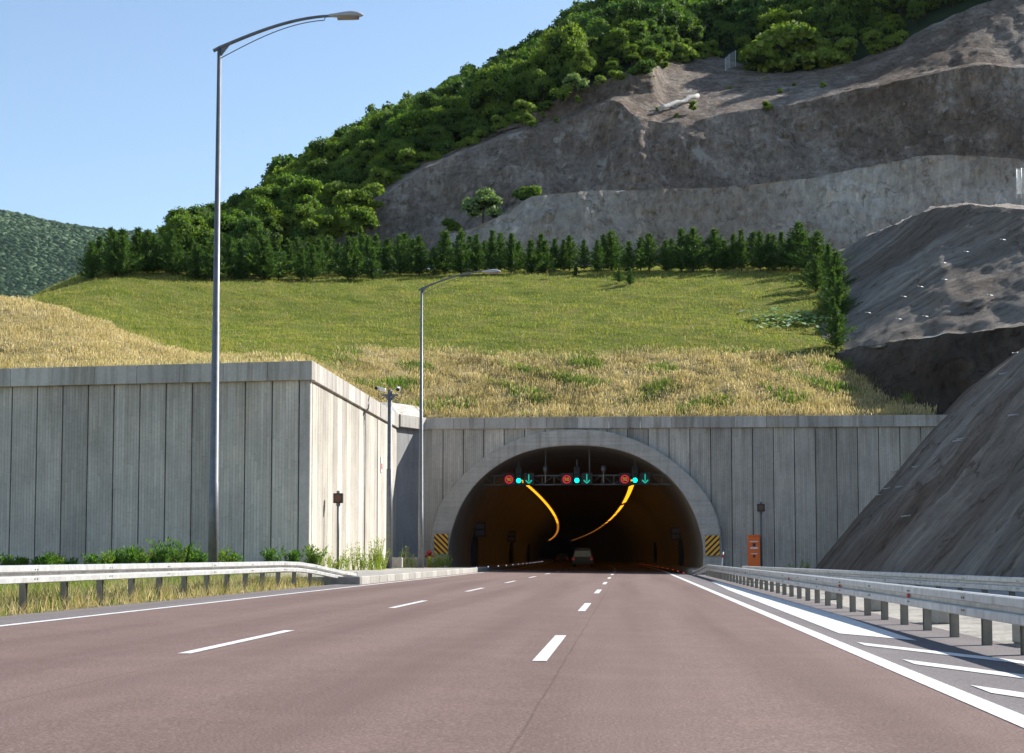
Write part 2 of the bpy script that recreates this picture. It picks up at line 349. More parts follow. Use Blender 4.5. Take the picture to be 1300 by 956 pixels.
M['sack'] = ground_mat('pale_debris', [(.3, (.45, .44, .41)), (.7, (.65, .63, .6))], 3)

# ------------------------------------------------------------------ road, ground, verge
def cx(Y):                         # the tunnel bends gently to the left
    return -.0021*max(0.0, Y-113)**1.5
def rz(x): return -.011*x
def strip(name, x0, x1, ys, dz, mat, zf=rz, nx=1):
    V = []; n = nx+1
    for y in ys:
        for i in range(n):
            x = x0 + (x1-x0)*i/nx; V.append((x+cx(y), y, zf(x)+dz))
    f = [(j*n+i, j*n+i+1, (j+1)*n+i+1, (j+1)*n+i) for j in range(len(ys)-1) for i in range(nx)]
    b = MB(); b.add(V, f); o = b.build(name, mat); return o
YS = [-30, 0, 20, 50, 80, 104] + list(range(112, 640, 8))
tag(strip('ground', -3000, 4000, [-1500, -30, 0, 5000], -.16, M['ground'], zf=lambda x: 0), kind='structure')
tag(strip('road', -9.75, 2.69, YS, 0, M['asphalt'], nx=4), kind='structure')
tag(strip('road_shoulder', 2.69, 4.75, [-30, 0, 20, 50, 80, 104], 0, M['shoulder']), kind='structure')
tag(strip('road_margin', -9.75, -8.72, [-30, 0, 20, 54], .003, M['shoulder']), kind='structure')
tag(strip('gravel_strip', 4.75, 14.5, [-30, 0, 20, 50, 80, 106], 0, M['gravel'], zf=lambda x: -.055+.01*(x-4.6), nx=4), kind='structure')
tag(strip('verge', -60, -9.75, [-30, 0, 20, 54, 76], 0, M['verge'], zf=lambda x: .09 if x > -12 else .12, nx=20), kind='structure')
def band(name, pts, w, dz=.006, mat=None):
    b = MB(); V = []
    for x, y in pts:
        V += [(x-w/2+cx(y), y, rz(x)+dz), (x+w/2+cx(y), y, rz(x)+dz)]
    b.add(V, [(2*i, 2*i+1, 2*i+3, 2*i+2) for i in range(len(pts)-1)])
    return tag(b.build(name, mat or M['paint']), kind='structure')
band('edge_line', [(-8.57, y) for y in YS], .17)
band('edge_line', [(2.57, y) for y in YS], .20)
for i in range(-1, 22):
    y0 = 16.1 + 14.6*i
    band('lane_line', [(-.88, y0), (-.88, y0+2.6), (-.88, y0+5.2)], .145)
    # left lane line: dash positions differ
for y0 in (1.8, 16.4, 31.0, 45.6, 60.2, 74.8, 89.4, 104, 118.6, 133.2, 147.8, 162.4, 177):
    band('lane_line', [(-4.55, y0), (-4.55, y0+2.6), (-4.55, y0+5.2)], .145)
for y0 in () and (2.8, 17.4, 32.0, 46.6, 61.2, 75.8, 90.4, 105, 119.6, 134.2, 148.8, 163.4, 178):
    band('lane_line', [(-4.46, y0), (-4.46, y0+2.6), (-4.46, y0+5.2)], .145)
def poly_mark(name, pts, dz=.006):
    b = MB(); b.add([(x, y, rz(x)+dz) for x, y in pts], [tuple(range(len(pts)))]); return tag(b.build(name, M['paint']), kind='structure')
poly_mark('hatched_area', [(2.95, 23.0), (3.72, 21.3), (3.9, 30), (3.85, 70), (3.55, 70), (3.2, 52)])
for k in range(4):
    ya = 20.7-3.4*k
    poly_mark('hatch_bar', [(2.86, ya), (4.2, ya-3.6), (4.2, ya-4.4), (2.86, ya-.8)])

# raised kerb islands by the portal
def slab(name, x0, x1, y0, y1, z0, z1, mat, bev=.04):
    b = MB(); b.box(((x0+x1)/2, (y0+y1)/2, (z0+z1)/2), (x1-x0, y1-y0, z1-z0), bev=bev); return b.build(name, mat)
k = MB()
for i in range(25):
    k.box((-9.05, 55+i*1.98, .12), (.22, 1.96, .5), bev=.03)
k.box((-9.6, 53.9, .12), (1.3, .22, .5), bev=.03)
tag(k.build('kerb', M['kerb']), kind='structure')
ks = MB(); ks.box((-11.9, 79.3, .1), (5.4, 49.9, .5)); tag(ks.build('kerb_island', M['gravel']), kind='structure')
kr = MB()
for i in range(5): kr.box((3.9, 94.8+i*1.98, .05), (.22, 1.96, .34), bev=.025)
tag(kr.build('kerb', M['kerb']), kind='structure')

# ------------------------------------------------------------------ retaining wall on the left
ZT = 10.05; PY = 104.5
def panel_run(b, p0, p1, n, z0, z1, th=.25, gap=.055):
    """vertical panels with open joints between plan points p0 and p1"""
    p0, p1 = Vector(p0), Vector(p1); d = (p1-p0); L = d.length; t = d.normalized(); nrm = Vector((t.y, -t.x)); a = math.atan2(t.y, t.x); w = L/n
    for i in range(n):
        c = p0 + t*(w*(i+.5)) - nrm*(th/2); b.box((c.x, c.y, (z0+z1)/2), (w-gap, th, z1-z0), rz=a, bev=.012)
    return nrm
def face_run(name, mat, jmat, parent, p0, p1, n, z0, z1, gap=.055):
    b = MB(); panel_run(b, p0, p1, n, z0, z1, gap=gap)
    o = b.build(name, mat, parent)
    q = MB(); P0, P1 = Vector(p0), Vector(p1); t = (P1-P0).normalized(); nr = Vector((t.y, -t.x)); c = (P0+P1)/2 - nr*.30; 
    q.box((c.x, c.y, (z0+z1)/2), ((P1-P0).length, .42, z1-z0-.02), rz=math.atan2(t.y, t.x)); q.build('joint_backing', jmat, parent)
    return o
cor = (-14.6, 73.5); lend = (-66.0, 80.1)
rw = empty('retaining_wall', (-14.6, 73.5, 0), 'grey concrete retaining wall on the left with vertical panels and a sunlit side face', 'wall')
def child(o, par):
    o.parent = par; o.matrix_parent_inverse = Matrix.Translation(par.location).inverted(); return o
def adopt(par):
    for o in par.children: o.matrix_parent_inverse = Matrix.Translation(par.location).inverted()
face_run('panel_face', M['concrete'], M['joint'], rw, lend, (-15.15, 73.57), 39, 0, ZT-.85)
b = MB(); b.box((-14.86, 73.75, (ZT-.85)/2), (.5, .48, ZT-.85), bev=.03); b.build('corner_post', M['coping'], rw)
face_run('side_face', M['concrete_side'], M['concrete_side'], rw, (-14.6, 74.05), (-14.6, 101.5), 21, 0, ZT-.85, gap=.02)
def coping_run(parent, p0, p1, n, mat, out=.14, h=.88, th=.6):
    p0, p1 = Vector(p0), Vector(p1); d = p1-p0; L = d.length; t = d.normalized(); nr = Vector((t.y, -t.x)); a = math.atan2(t.y, t.x); w = L/n; b = MB()
    for i in range(n):
        c = p0+t*(w*(i+.5)) + nr*(out-th/2); b.box((c.x, c.y, ZT-h/2), (w-.012, th, h), rz=a, bev=.015)
    return b.build('coping', mat, parent)
coping_run(rw, lend, (-14.47, 73.36), 24, M['coping'])
coping_run(rw, (-14.6, 73.9), (-14.6, 101.5), 15, M['coping_side'])
b = MB()   # sloping end block above the inner corner
c0 = Vector((-14.5, 101.6)); c1 = Vector((-13.25, 104.3)); bk = Vector((-1.6, .9))
v = [(c0.x, c0.y, ZT-.02), (c1.x, c1.y, ZT-.02), (c1.x+bk.x*.3, c1.y+bk.y+1.2, ZT+.95), (c0.x-1.0, c0.y+2.2, ZT+1.0),
     (c0.x-2.4, c0.y+.2, ZT-.02), (c1.x-2, c1.y+3, ZT-.02), (c0.x-2.8, c0.y+1.6, ZT+.9)]
b.add(v, [(0, 1, 2, 3), (0, 3, 6, 4), (3, 2, 5, 6), (1, 5, 2), (0, 4, 5, 1), (4, 6, 5)]); b.build('end_block', M['coping_side'], rw)
adopt(rw)

# ------------------------------------------------------------------ tunnel portal
CXT = -3.37
inn = [(0, 566), (20, 566.7), (38, 568.5), (52, 571.2), (65, 574.8), (78, 579.8), (90, 586), (105, 595.3), (118, 606), (131, 620), (143, 638), (151, 656), (156, 671), (160, 687), (161.5, 702), (161, 713), (159, 722), (157.5, 734)]
outr = [(0, 546), (25, 546.8), (47, 549.8), (62, 554), (77, 560), (93, 567), (108, 575.2), (124, 587), (140, 600.5), (151, 611.5), (160, 622.5), (168, 633.5), (174, 644), (180, 661), (183, 677), (183.8, 692), (183.8, 710), (183.8, 734)]
def prof(pts): return [(dx/19.6, CH+(706-y)/19.6) for dx, y in pts]
def full(pts):
    h = prof(pts); return [(-x, z) for x, z in h[::-1]] + h[1:]
def smooth_prof(pts, n=61):
    f = np.array(full(pts)); d = np.r_[0, np.cumsum(np.hypot(*np.diff(f, axis=0).T))]; s = np.linspace(0, d[-1], n)
    x = np.interp(s, d, f[:, 0]); z = np.interp(s, d, f[:, 1])
    for _ in range(3): x[1:-1] = (x[:-2]+2*x[1:-1]+x[2:])/4; z[1:-1] = (z[:-2]+2*z[1:-1]+z[2:])/4
    return list(zip(x, z))
IN = smooth_prof(inn); OUT = smooth_prof(outr); NP_ = len(IN)
tp = empty('tunnel_portal', (CXT, PY, 0), 'grey concrete tunnel portal with a wide arched opening under the grassy slope', 'tunnel portal')
RF = PY-.55
b = MB(); V = []
IN2 = [(CXT+(x)*1.0, z) for x, z in IN]; OU2 = [(CXT+x, z) for x, z in OUT]
for (x, z) in IN2: V.append((x, RF+.04, z))
for (x, z), (a, c) in zip(IN2, OU2): V.append((x+(a-x)*.06, RF, z+(c-z)*.06))
for (x, z), (a, c) in zip(IN2, OU2): V.append((x+(a-x)*.95, RF, z+(c-z)*.95))
for (x, z) in OU2: V.append((x, RF+.04, z))
for (x, z) in OU2: V.append((x, PY+.4, z))
n = NP_; b.add(V, [(r*n+i, r*n+i+1, (r+1)*n+i+1, (r+1)*n+i) for r in range(4) for i in range(n-1)], sm=False)
b.build('arch_ring', M['ring'], tp)
# wall panels cut to the outer ring: each panel is a column whose underside follows the arch
def ring_z(x, shrink=.3):
    xs = [p[0] for p in OU2]; zs = [p[1] for p in OU2]
    hw = max(xs)-CXT-shrink
    if abs(x-CXT) >= hw: return 0
    i0 = int(np.argmax(zs)); 
    if x < CXT: return float(np.interp(x, [CXT+(p[0]-CXT)*(1-.03) for p in OU2[:i0+1] if p[1] > .5], [p[1] for p in OU2[:i0+1] if p[1] > .5])) - .25
    return float(np.interp(x, [CXT+(p[0]-CXT)*(1-.03) for p in OU2[i0:] if p[1] > .5], [p[1] for p in OU2[i0:] if p[1] > .5])) - .25
b = MB(); xs0 = -13.3; W = 1.335; zt = ZT-.74; i = 0; xp = xs0
while xp < 21:
    x1 = xp+W-.05; sub = 6; top = []; bot = []
    for kk in range(sub+1):
        x = xp + (x1-xp)*kk/sub; top.append((x, zt)); bot.append((x, max(0, min(ring_z(x), zt-.1))))
    poly = bot + top[::-1]
    # side of the ring: vertical cut where the arch drops to the ground
    b.prism(poly, (0, PY, 0), (1, 0, 0), (0, 0, 1), (0, 1, 0), .3)
    xp += W
b.build('wall_panels', M['concrete'], tp)
b = MB()
for x0_, x1_ in ((-13.3, CXT-9.1), (CXT+9.1, 21.0)): b.box(((x0_+x1_)/2, PY+.3, zt/2), (x1_-x0_, .25, zt-.02))
V = [(x, PY+.22, z-.1) for x, z in OU2] + [(x, PY+.22, zt-.01) for x, z in OU2]
b.add(V, [(i, i+1, n+i+1, n+i) for i in range(n-1)]); b.build('joint_backing', M['joint'], tp)
b = MB(); cw = 2.02
for i in range(17):
    b.box((-13.3+cw*(i+.5), PY+.05, ZT-.37), (cw-.012, .5, .74), bev=.015)
b.box((-13.3+cw*17+.35, PY+.45, ZT-.42), (.68, .5, .66), bev=.015)
b.build('coping', M['coping'], tp)
b = MB(); d = Vector((1.3, 3.0)).normalized(); nr = Vector((d.y, -d.x)); cc = Vector((-13.95, 103)) - nr*.2
b.box((cc.x, cc.y, (ZT-.8)/2), (3.30, .4, ZT-.8), rz=math.atan2(d.y, d.x)); b.build('angled_wall', M['smooth_conc'], tp)
b = MB(); cc = Vector((-13.95, 103)) + nr*.05; b.box((cc.x, cc.y, ZT-.4), (3.32, .5, .8), rz=math.atan2(d.y, d.x), bev=.02); b.build('angled_coping', M['coping_side'], tp)
b = MB(); cc = Vector((-13.9, 103.1)) + nr*.02; b.box((cc.x, cc.y, 1.35), (1.5, .06, 2.3), rz=math.atan2(d.y, d.x), bev=.01); b.build('door', M['smooth_conc'], tp)
# lining swept along the bend
secs = [RF+.04, 104.4, 105.5] + [108+4*i for i in range(133)]
V = []
for y in secs:
    o = cx(y)
    for (x, z) in IN2: V.append((x+o, y, z))
b = MB(); b.add(V, [(j*n+i, j*n+i+1, (j+1)*n+i+1, (j+1)*n+i) for j in range(len(secs)-1) for i in range(n-1)], sm=True)
b.add([(x+cx(secs[-1]), secs[-1], z) for x, z in IN2], [tuple(range(n))]); b.build('lining', M['lining'], tp)
for (xa, xb) in ((-11.7, -9.0), (4.0, 5.1)):
    b = MB(); b.sweep([(xa, -.1), (xb, -.1), (xb, .28), (xa, .28)], [(cx(y), y, 0) for y in secs]); b.build('walkway', M['lining'], tp)
# emergency niches and signs on the lining
for y in (120, 170, 225):
    b = MB(); b.box((CXT-8.02+cx(y), y, 1.5), (.5, 1.6, 2.5)); b.build('niche_door', M['black'], tp)
for y in (135, 190):
    b = MB(); b.box((CXT+8.05+cx(y), y, 1.5), (.5, 1.6, 2.5)); b.build('niche_door', M['black'], tp)
adopt(tp)
for (x, y, z, lab) in ((CXT-7.45, 118.5, 3.0, 'small box sign on the left tunnel wall near the entrance'), (CXT-7.45, 160, 3.0, 'small box sign on the left tunnel wall deeper inside'), (CXT+7.5, 134, 2.9, 'small box sign on the right tunnel wall')):
    e = empty('tunnel_sign', (x+cx(y), y, z), lab, 'sign', 'box signs on the tunnel walls')
    b = MB(); b.box((0, 0, 0), (.85, .2, 1.1), bev=.02); b.build('housing', M['dark_metal'], e)
    for s in (-.24, .24):
        b = MB(); b.box((0, -.11, s), (.6, .03, .34)); b.build('sign_face', plain('dim_sign_face', (.12, .09, .1), .5), e)
    b = MB(); b.box((-.5 if x < CXT else .5, .02, 0), (.9, .06, .06)); b.build('bracket', M['dark_metal'], e)

# ------------------------------------------------------------------ gantry with lane signals
GY = 106.0; sg = F/GY
def gx(px): return P(px, 610, GY).x
def gz(py): return P(740, py, GY).z
ga = empty('signal_gantry', (CXT, GY, gz(614)), 'grey steel truss hung across the tunnel mouth behind the signals', 'gantry')
b = MB(); xa, xb = gx(612), gx(856); zb, zu = gz(614.5), gz(603)
for z, y in ((zb, GY+.5), (zu, GY+.5), (zb, GY+1.1), (zu, GY+1.1)): b.box(((xa+xb)/2, y, z), (xb-xa, .065, .065))
N = 16
for i in range(N+1):
    x = xa+(xb-xa)*i/N
    b.box((x, GY+.5, (zb+zu)/2), (.05, .05, zu-zb))
    if i < N:
        x2 = xa+(xb-xa)*(i+1)/N; b.tube([(x, GY+.5, zb if i % 2 else zu), (x2, GY+.5, zu if i % 2 else zb)], .025, 6)
    b.box((x, GY+.8, zb), (.05, .6, .05))
b.build('truss', M['dark_truss'], ga)
for px in (692, 748, 820, 660):
    b = MB(); b.box((gx(px), GY+.8, (zu+8.3)/2), (.09, .09, 8.0-zu if px in (660, 820) else 8.3-zu)); 
    if px in (692, 748): b.build('hanger', M['dark_truss'], ga)
adopt(ga)
for px, lab in ((692, 'pale floodlight on the gantry between the left and middle signals'), (766, 'pale floodlight on the gantry right of the middle arrow')):
    e = empty('floodlight', (gx(px), GY+.4, gz(603)), lab, 'floodlight', 'floodlights on the gantry')
    b = MB(); b.box((0, 0, -.15), (.07, .07, .7)); b.build('stem', M['galv_post'], e)
    b = MB(); b.tube([(0, 0, .15), (0, -.02, .4), (0, -.03, .62)], [.1, .17, .13], 12); b.build('head', M['pole'], e)
SEG = {'9': 'abcdfg', '0': 'abcdef'}
def digit(b, ch, x, z, w, h, y, t):
    for s in SEG[ch]:
        if s == 'a': b.box((x, y, z+h/2), (w, .02, t))
        if s == 'g': b.box((x, y, z), (w, .02, t))
        if s == 'd': b.box((x, y, z-h/2), (w, .02, t))
        if s == 'b': b.box((x+w/2, y, z+h/4), (t, .02, h/2))
        if s == 'c': b.box((x+w/2, y, z-h/4), (t, .02, h/2))
        if s == 'f': b.box((x-w/2, y, z+h/4), (t, .02, h/2))
        if s == 'e': b.box((x-w/2, y, z-h/4), (t, .02, h/2))
names = ['left', 'middle', 'right']
for i, (p1, p2, p3) in enumerate(((646.3, 658.6, 671.4), (719.6, 732.4, 745), (793.3, 806.2, 819))):
    y = GY-.1
    e = empty('speed_limit_sign', (gx(p1), y, gz(608.5)), f'lit round 90 speed limit sign of the {names[i]} lane, red ring on black', 'speed limit sign', 'lit speed limit signs on the gantry')
    b = MB(); b.box((0, .1, 0), (.78, .16, .82), bev=.02); b.build('housing', M['black'], e)
    b = MB(); seg = 28; V = []
    for k in range(seg):
        a = 2*math.pi*k/seg
        for r in (.215, .27): V.append((r*math.cos(a), 0, r*math.sin(a)))
        for r in (.215, .27): V.append((r*math.cos(a), .03, r*math.sin(a)))
    b.add(V, [f for k in range(seg) for f in ((4*k, 4*k+1, (4*k+5) % (4*seg), (4*k+4) % (4*seg)), (4*k+1, 4*k+3, (4*k+7) % (4*seg), (4*k+5) % (4*seg)), (4*k, (4*k+4) % (4*seg), (4*k+6) % (4*seg), 4*k+2))])
    b.build('ring', M['ring_red'], e)
    b = MB(); digit(b, '9', -.085, 0, .09, .19, .005, .028); b.build('digit', M['digit'], e); b = MB(); digit(b, '0', .085, 0, .09, .19, .005, .028); b.build('digit', M['digit'], e)
    e = empty('traffic_light', (gx(p2), y, gz(603)), f'three-lamp traffic light of the {names[i]} lane showing green', 'traffic light', 'green traffic lights on the gantry')
    b = MB(); b.box((0, .15, 0), (.40, .22, 1.12), bev=.04); b.box((0, .2, .75), (.1, .1, .5)); b.build('housing', M['dark_metal'], e)
    for kz, mm in ((.36, M['black']), (0, M['black']), (-.36, M['lens_green'])):
        b = MB(); b.disc((0, .02, kz), .155 if kz < 0 else .14, .05); b.build('lens', mm, e)
        b = MB(); V = []
        for q in range(11):
            a = math.pi*q/10
            V += [(.175*math.cos(a), .03, kz+.175*math.sin(a)), (.175*math.cos(a), -.17, kz+.175*math.sin(a)-.02), (.185*math.cos(a), -.17, kz+.185*math.sin(a)-.02), (.185*math.cos(a), .03, kz+.185*math.sin(a))]
        b.add(V, [(4*q+r, 4*q+(r+1) % 4, 4*q+4+(r+1) % 4, 4*q+4+r) for q in range(10) for r in range(4)]); b.build('visor', M['dark_metal'], e)
    e = empty('lane_arrow_sign', (gx(p3), y, gz(608)), f'lane control sign of the {names[i]} lane with a lit green arrow pointing down', 'lane signal', 'lit green lane arrows on the gantry')
    b = MB(); b.box((0, .1, 0), (.72, .16, .82), bev=.02); b.build('housing', M['black'], e)
    b = MB(); b.box((0, .0, .08), (.065, .03, .46))
    for s in (-1, 1): b.prism([(-.04, 0), (.04, 0), (.04, .28), (-.04, .28)], (0, -.015, -.28), (math.cos(s*.8), 0, -math.sin(s*.8)), (math.sin(s*.8), 0, math.cos(s*.8)), (0, 1, 0), .028)
    b.build('arrow', M['arrow_green'], e)

# tunnel lamps, marker lights
def lamp_mesh(em):
    b = MB(); b.box((0, 0, .09), (.52, 2.1, .12), mi=1); b.box((0, 0, .0), (.40, 1.9, .055), mi=0)
    o = b.build('tunnel_lamp', [em, M['dark_metal']]); return o
protoL = lamp_mesh(M['lamp_on']); protoD = lamp_mesh(M['lamp_dim'])
ys = []; y = 114.0
while y < 560: ys.append(y); y += 3.7 if y < 215 else 7.0
first = {0: True, 1: True}
for side, dx in (('left', -4.15), ('right', 3.75)):
    for j, y in enumerate(ys):
        if side == 'right' and (j in (1, 2, 14, 15, 24) or (j > 30 and j % 3 == 0)): continue
        far = 0 if y < 260 else 1; pr = (protoL, protoD)[far]
        o = pr if first[far] else pr.copy()
        if not first[far]: COL.objects.link(o)
        first[far] = False
        o.location = (CXT+dx+cx(y), y, 6.42); o.rotation_euler = (0, .35 if dx < 0 else -.35, math.atan(.0021*1.5*math.sqrt(max(0, y-113))))
        tag(o, ('glowing orange lamp in the %s row under the tunnel roof' % side) + (', in its bright first stretch' if not far else ', in its dimmer far stretch'), 'tunnel lamp', 'orange lamps in the %s ceiling row, %s stretch' % (side, 'first' if not far else 'far'))
for k in range(15):
    y = 97.2+8.3*k
    b = MB(); b.box((0, 0, 0), (.11, .08, .10), bev=.01, mi=1); b.box((0, -.05, .0), (.07, .03, .07)); o = b.build('marker_light', [M['stud_white'], M['dark_metal']], loc=(-9.1+cx(y), y, .36))
    tag(o, 'small white marker light on the left tunnel walkway edge', 'marker light', 'white marker lights along the left walkway')
for k in range(11):
    y = 98+11*k
    b = MB(); b.box((0, 0, 0), (.12, .08, .09), bev=.01, mi=1); b.box((0, -.05, .0), (.08, .03, .06)); o = b.build('marker_light', [M['stud_red'], M['dark_metal']], loc=(3.35+cx(y), y, .05))
    tag(o, 'small red marker light on the road edge at the right of the tunnel', 'marker light', 'red marker lights along the right road edge')

# vehicles in the tunnel
def vehicle(name, loc, w, h, L, lab, cat, lit_rim=True):
    e = empty(name, loc, lab, cat)
    b = MB(); sect = [(-.5, .18), (-.5, .5), (-.47, .62), (-.40, .93), (-.34, 1), (.34, 1), (.40, .93), (.47, .62), (.5, .5), (.5, .18)]
    stn = [(0, .96, .0), (.03, 1, .0), (.55, 1, 0), (.72, .97, -.12), (.86, .95, -.42), (1, .85, -.5)]
    V = []
    for t, sw, dh in stn:
        for (x, z) in sect: V.append((x*w*sw, t*L, (min(z, 1+dh) if z > .6 else z)*h))
    m = len(sect); b.add(V, [(j*m+i, j*m+(i+1) % m, (j+1)*m+(i+1) % m, (j+1)*m+i) for j in range(len(stn)-1) for i in range(m)] + [tuple(range(m-1, -1, -1)), tuple((len(stn)-1)*m+i for i in range(m))])
    b.build('body', M['car_paint'], e)
    b = MB(); b.prism([(-.42, .56), (.42, .56), (.36, .88), (-.36, .88)], (0, -.02, 0), (w, 0, 0), (0, 0, h), (0, 1, 0), .015); b.build('rear_window', M['car_glass'], e)
    b = MB(); b.box((0, -.06, .26*h), (w*.98, .14, .12*h), bev=.02); b.build('bumper', M['car_paint'], e)
    for s in (-1, 1):
        b = MB(); b.box((s*w*.44, -.03, .45*h), (.12*w, .05, .14*h), bev=.01); b.build('tail_light', M['tail'], e)
        for yy in (.18*L, .8*L):
            b = MB(); b.disc((s*(w/2-.12), yy, .33), .33, .22, 'X', 18); b.build('wheel', M['tyre'], e)
    if lit_rim:
        b2 = MB(); b2.box((0, .1, h*1.02), (w*.72, .3, .06), bev=.02); b2.build('lit_roof_rim', plain('lamplit_rim_paint', (.35, .22, .12), .3), e)  # orange-brown strip: lamp light on the rear roof rim, put in as colour
    return e
pv = P(739.5, 718.5, 169); vehicle('van', (pv.x, 150, .03), 1.9, 1.75, 4.4, 'dark van driving away inside the tunnel in the middle lane', 'van')
bpy.data.objects['van'].location = (P(739.5, 718, 150).x, 150, 0)
vehicle('car', (P(713.5, 713, 262).x, 262, .05), 1.75, 1.5, 4.2, 'small distant car deep in the tunnel with red tail lights', 'car', False)

# ------------------------------------------------------------------ things by the portal
def hazard(loc, flip, lab):
    e = empty('hazard_board', loc, lab, 'hazard board', 'striped hazard boards at the tunnel mouth'); w, h = .90, 1.28
    b = MB(); b.box((0, 0, 0), (w, .03, h)); b.build('board', M['black'], e)
    b = MB(); s = 1 if flip else -1; bw = .17; per = .36
    for k in range(-5, 6):
        c = k*per+.08; pts = []
        # diagonal stripe x*s+z in [c, c+bw*sqrt2] clipped to the board
        poly = [(-w/2, -h/2), (w/2, -h/2), (w/2, h/2), (-w/2, h/2)]
        def clip(pl, fn):
            out = []
            for i in range(len(pl)):
                a, q = pl[i], pl[(i+1) % len(pl)]; fa, fq = fn(a), fn(q)
                if fa >= 0: out.append(a)
                if fa*fq < 0: t = fa/(fa-fq); out.append((a[0]+(q[0]-a[0])*t, a[1]+(q[1]-a[1])*t))
            return out
        pl = clip(poly, lambda p: (p[1]-s*p[0]) - c)
        if len(pl) > 2: pl = clip(pl, lambda p: c+.20-(p[1]-s*p[0]))
        if len(pl) > 2: b.prism(pl, (0, -.019, 0), (1, 0, 0), (0, 0, 1), (0, 1, 0), .003)
    b.build('stripes', M['orange'], e); return e
hz = P(560, 690.5, RF-.1); hazard(hz, False, 'orange and black striped hazard board left of the tunnel mouth')
hz = P(904.5, 692.5, RF-.1); hazard(hz, True, 'orange and black striped hazard board right of the tunnel mouth')
# hydrant
e = empty('fire_hydrant', (P(545, 700, 101).x, 101, .35), 'red fire hydrant in the weeds left of the tunnel mouth', 'fire hydrant')
b = MB(); b.tube([(0, 0, 0), (0, 0, .05), (0, 0, .06), (0, 0, .85), (0, 0, .87), (0, 0, .93), (0, 0, .98), (0, 0, 1.08)], [.2, .2, .13, .13, .18, .18, .13, .05], 14); b.build('barrel', M['red'], e)
for s in (-1, 1): b = MB(); b.tube([(0, 0, .68), (s*.24, 0, .68)], .07, 10); b.tube([(s*.22, 0, .68), (s*.28, 0, .68)], .09, 6); b.build('outlet', M['red'], e)
# orange cabinet
e = empty('emergency_cabinet', (P(957, 700, 101).x, 101, -.0), 'orange roadside emergency cabinet right of the tunnel mouth', 'cabinet')
b = MB(); b.box((0, 0, 1.15), (.74, .5, 2.3), bev=.03); b.build('body', M['cab_orange'], e)
b = MB(); b.box((0, -.255, 1.55), (.46, .012, .10)); b.box((0, -.255, 1.95), (.5, .012, .05)); b.box((0, -.255, 1.2), (.40, .012, .04)); b.build('white_stripe', M['white'], e)
b = MB(); b.box((0, -.262, 1.75), (.18, .02, .2)); b.box((0, -.262, 1.05), (.14, .02, .16)); b.build('panel', M['dark_metal'], e)
b = MB(); b.box((0, 0, 2.33), (.82, .58, .06), bev=.01); b.build('roof', M['cab_orange'], e)
# beacons
def beacon(px, py_box, Y, lab, tall=False):
    p = P(px, py_box, Y); z0 = .35 if px < 600 else -.05
    e = empty('signal_beacon', (p.x, Y, z0), lab, 'beacon', 'square beacons on thin poles'); zb = p.z-z0
    b = MB(); b.tube([(0, 0, 0), (0, 0, zb-.2)], .065, 10); b.tube([(0, 0, 0), (0, 0, .05)], .16, 10); b.tube([(0, 0, zb-.35), (0, 0, zb-.2)], .10, 10); b.build('pole', M['pole'] , e)
    b = MB(); b.box((0, 0, zb+.02), (.46, .26, .48), bev=.02); b.build('housing', M['dark_metal'], e)
    b = MB(); b.disc((0, -.14, zb+.02), .17, .03); b.build('lens', plain('unlit_amber_lens', (.12, .04, .015), .3), e)
    b = MB(); b.box((0, -.05, zb+.32), (.14, .14, .12), bev=.02); b.build('sensor', M['pole'], e)
    if tall: b = MB(); b.tube([(.08, 0, zb+.3), (.16, 0, zb+1.2), (.22, 0, zb+2.1)], .018, 6); b.build('whip_aerial', M['dark_metal'], e)
beacon(429.5, 633, 77.5, 'brown square beacon on a thin pole in front of the sunlit wall', False)
beacon(966, 645, 101.5, 'brown square beacon on a thin pole right of the orange cabinet')
e = empty('marker_post', (P(916, 705, 97).x, 97, 0), 'slim white marker post leaning beside the right hazard board', 'post')
b = MB(); b.tube([(0, 0, 0), (.04, 0, .55), (.10, 0, 1.3)], [.05, .045, .04], 8); b.build('post', M['white'], e)
b = MB(); b.tube([(.075, 0, .95), (.09, 0, 1.15)], .052, 8); b.build('reflector_band', M['red'], e)
# cctv pole
e = empty('camera_pole', (P(494, 700, 90).x, 90, .35), 'grey pole with two surveillance cameras at the top, before the wall corner', 'camera pole'); 
zt2 = P(494, 495, 90).z - .35
b = MB(); b.tube([(0, 0, 0), (0, 0, .04)], .34, 14); b.tube([(0, 0, .04), (0, 0, 5.6), (0, 0, 5.62), (0, 0, zt2)], [.18, .17, .135, .12], 14); b.build('pole', M['pole'], e)
b = MB(); b.box((0, 0, zt2-.3), (.95, .1, .1)); b.prism([(-.35, 0), (.35, 0), (.12, -.3), (-.12, -.3)], (0, -.03, zt2-.3), (1, 0, 0), (0, 0, 1), (0, 1, 0), .06); b.build('crossbar', M['pole'], e)
for s in (-1, 1):
    b = MB()
    R = Matrix.Rotation(-.5*s, 3, 'Y') @ Matrix.Rotation(-.9 if s < 0 else .15, 3, 'Z')
    b.box((s*.50, -.05, zt2+.05), (.16, .62, .17), rot=Matrix.Rotation(math.radians(65 if s < 0 else 12), 3, 'Z') @ Matrix.Rotation(.25, 3, 'X'), bev=.02); b.build('camera_body', M['white'], e)
    b = MB(); b.disc((s*(.76 if s < 0 else .50), -.2 if s < 0 else -.38, zt2+.08 if s < 0 else zt2-.03), .09, .12); b.build('camera_lens', M['black'], e)
    b = MB(); b.tube([(s*.3, 0, zt2-.4), (s*.52, 0, zt2-.55), (s*.66, 0, zt2-.4), (s*.62, 0, zt2-.05)], .022, 6); b.build('cable', M['black'], e)
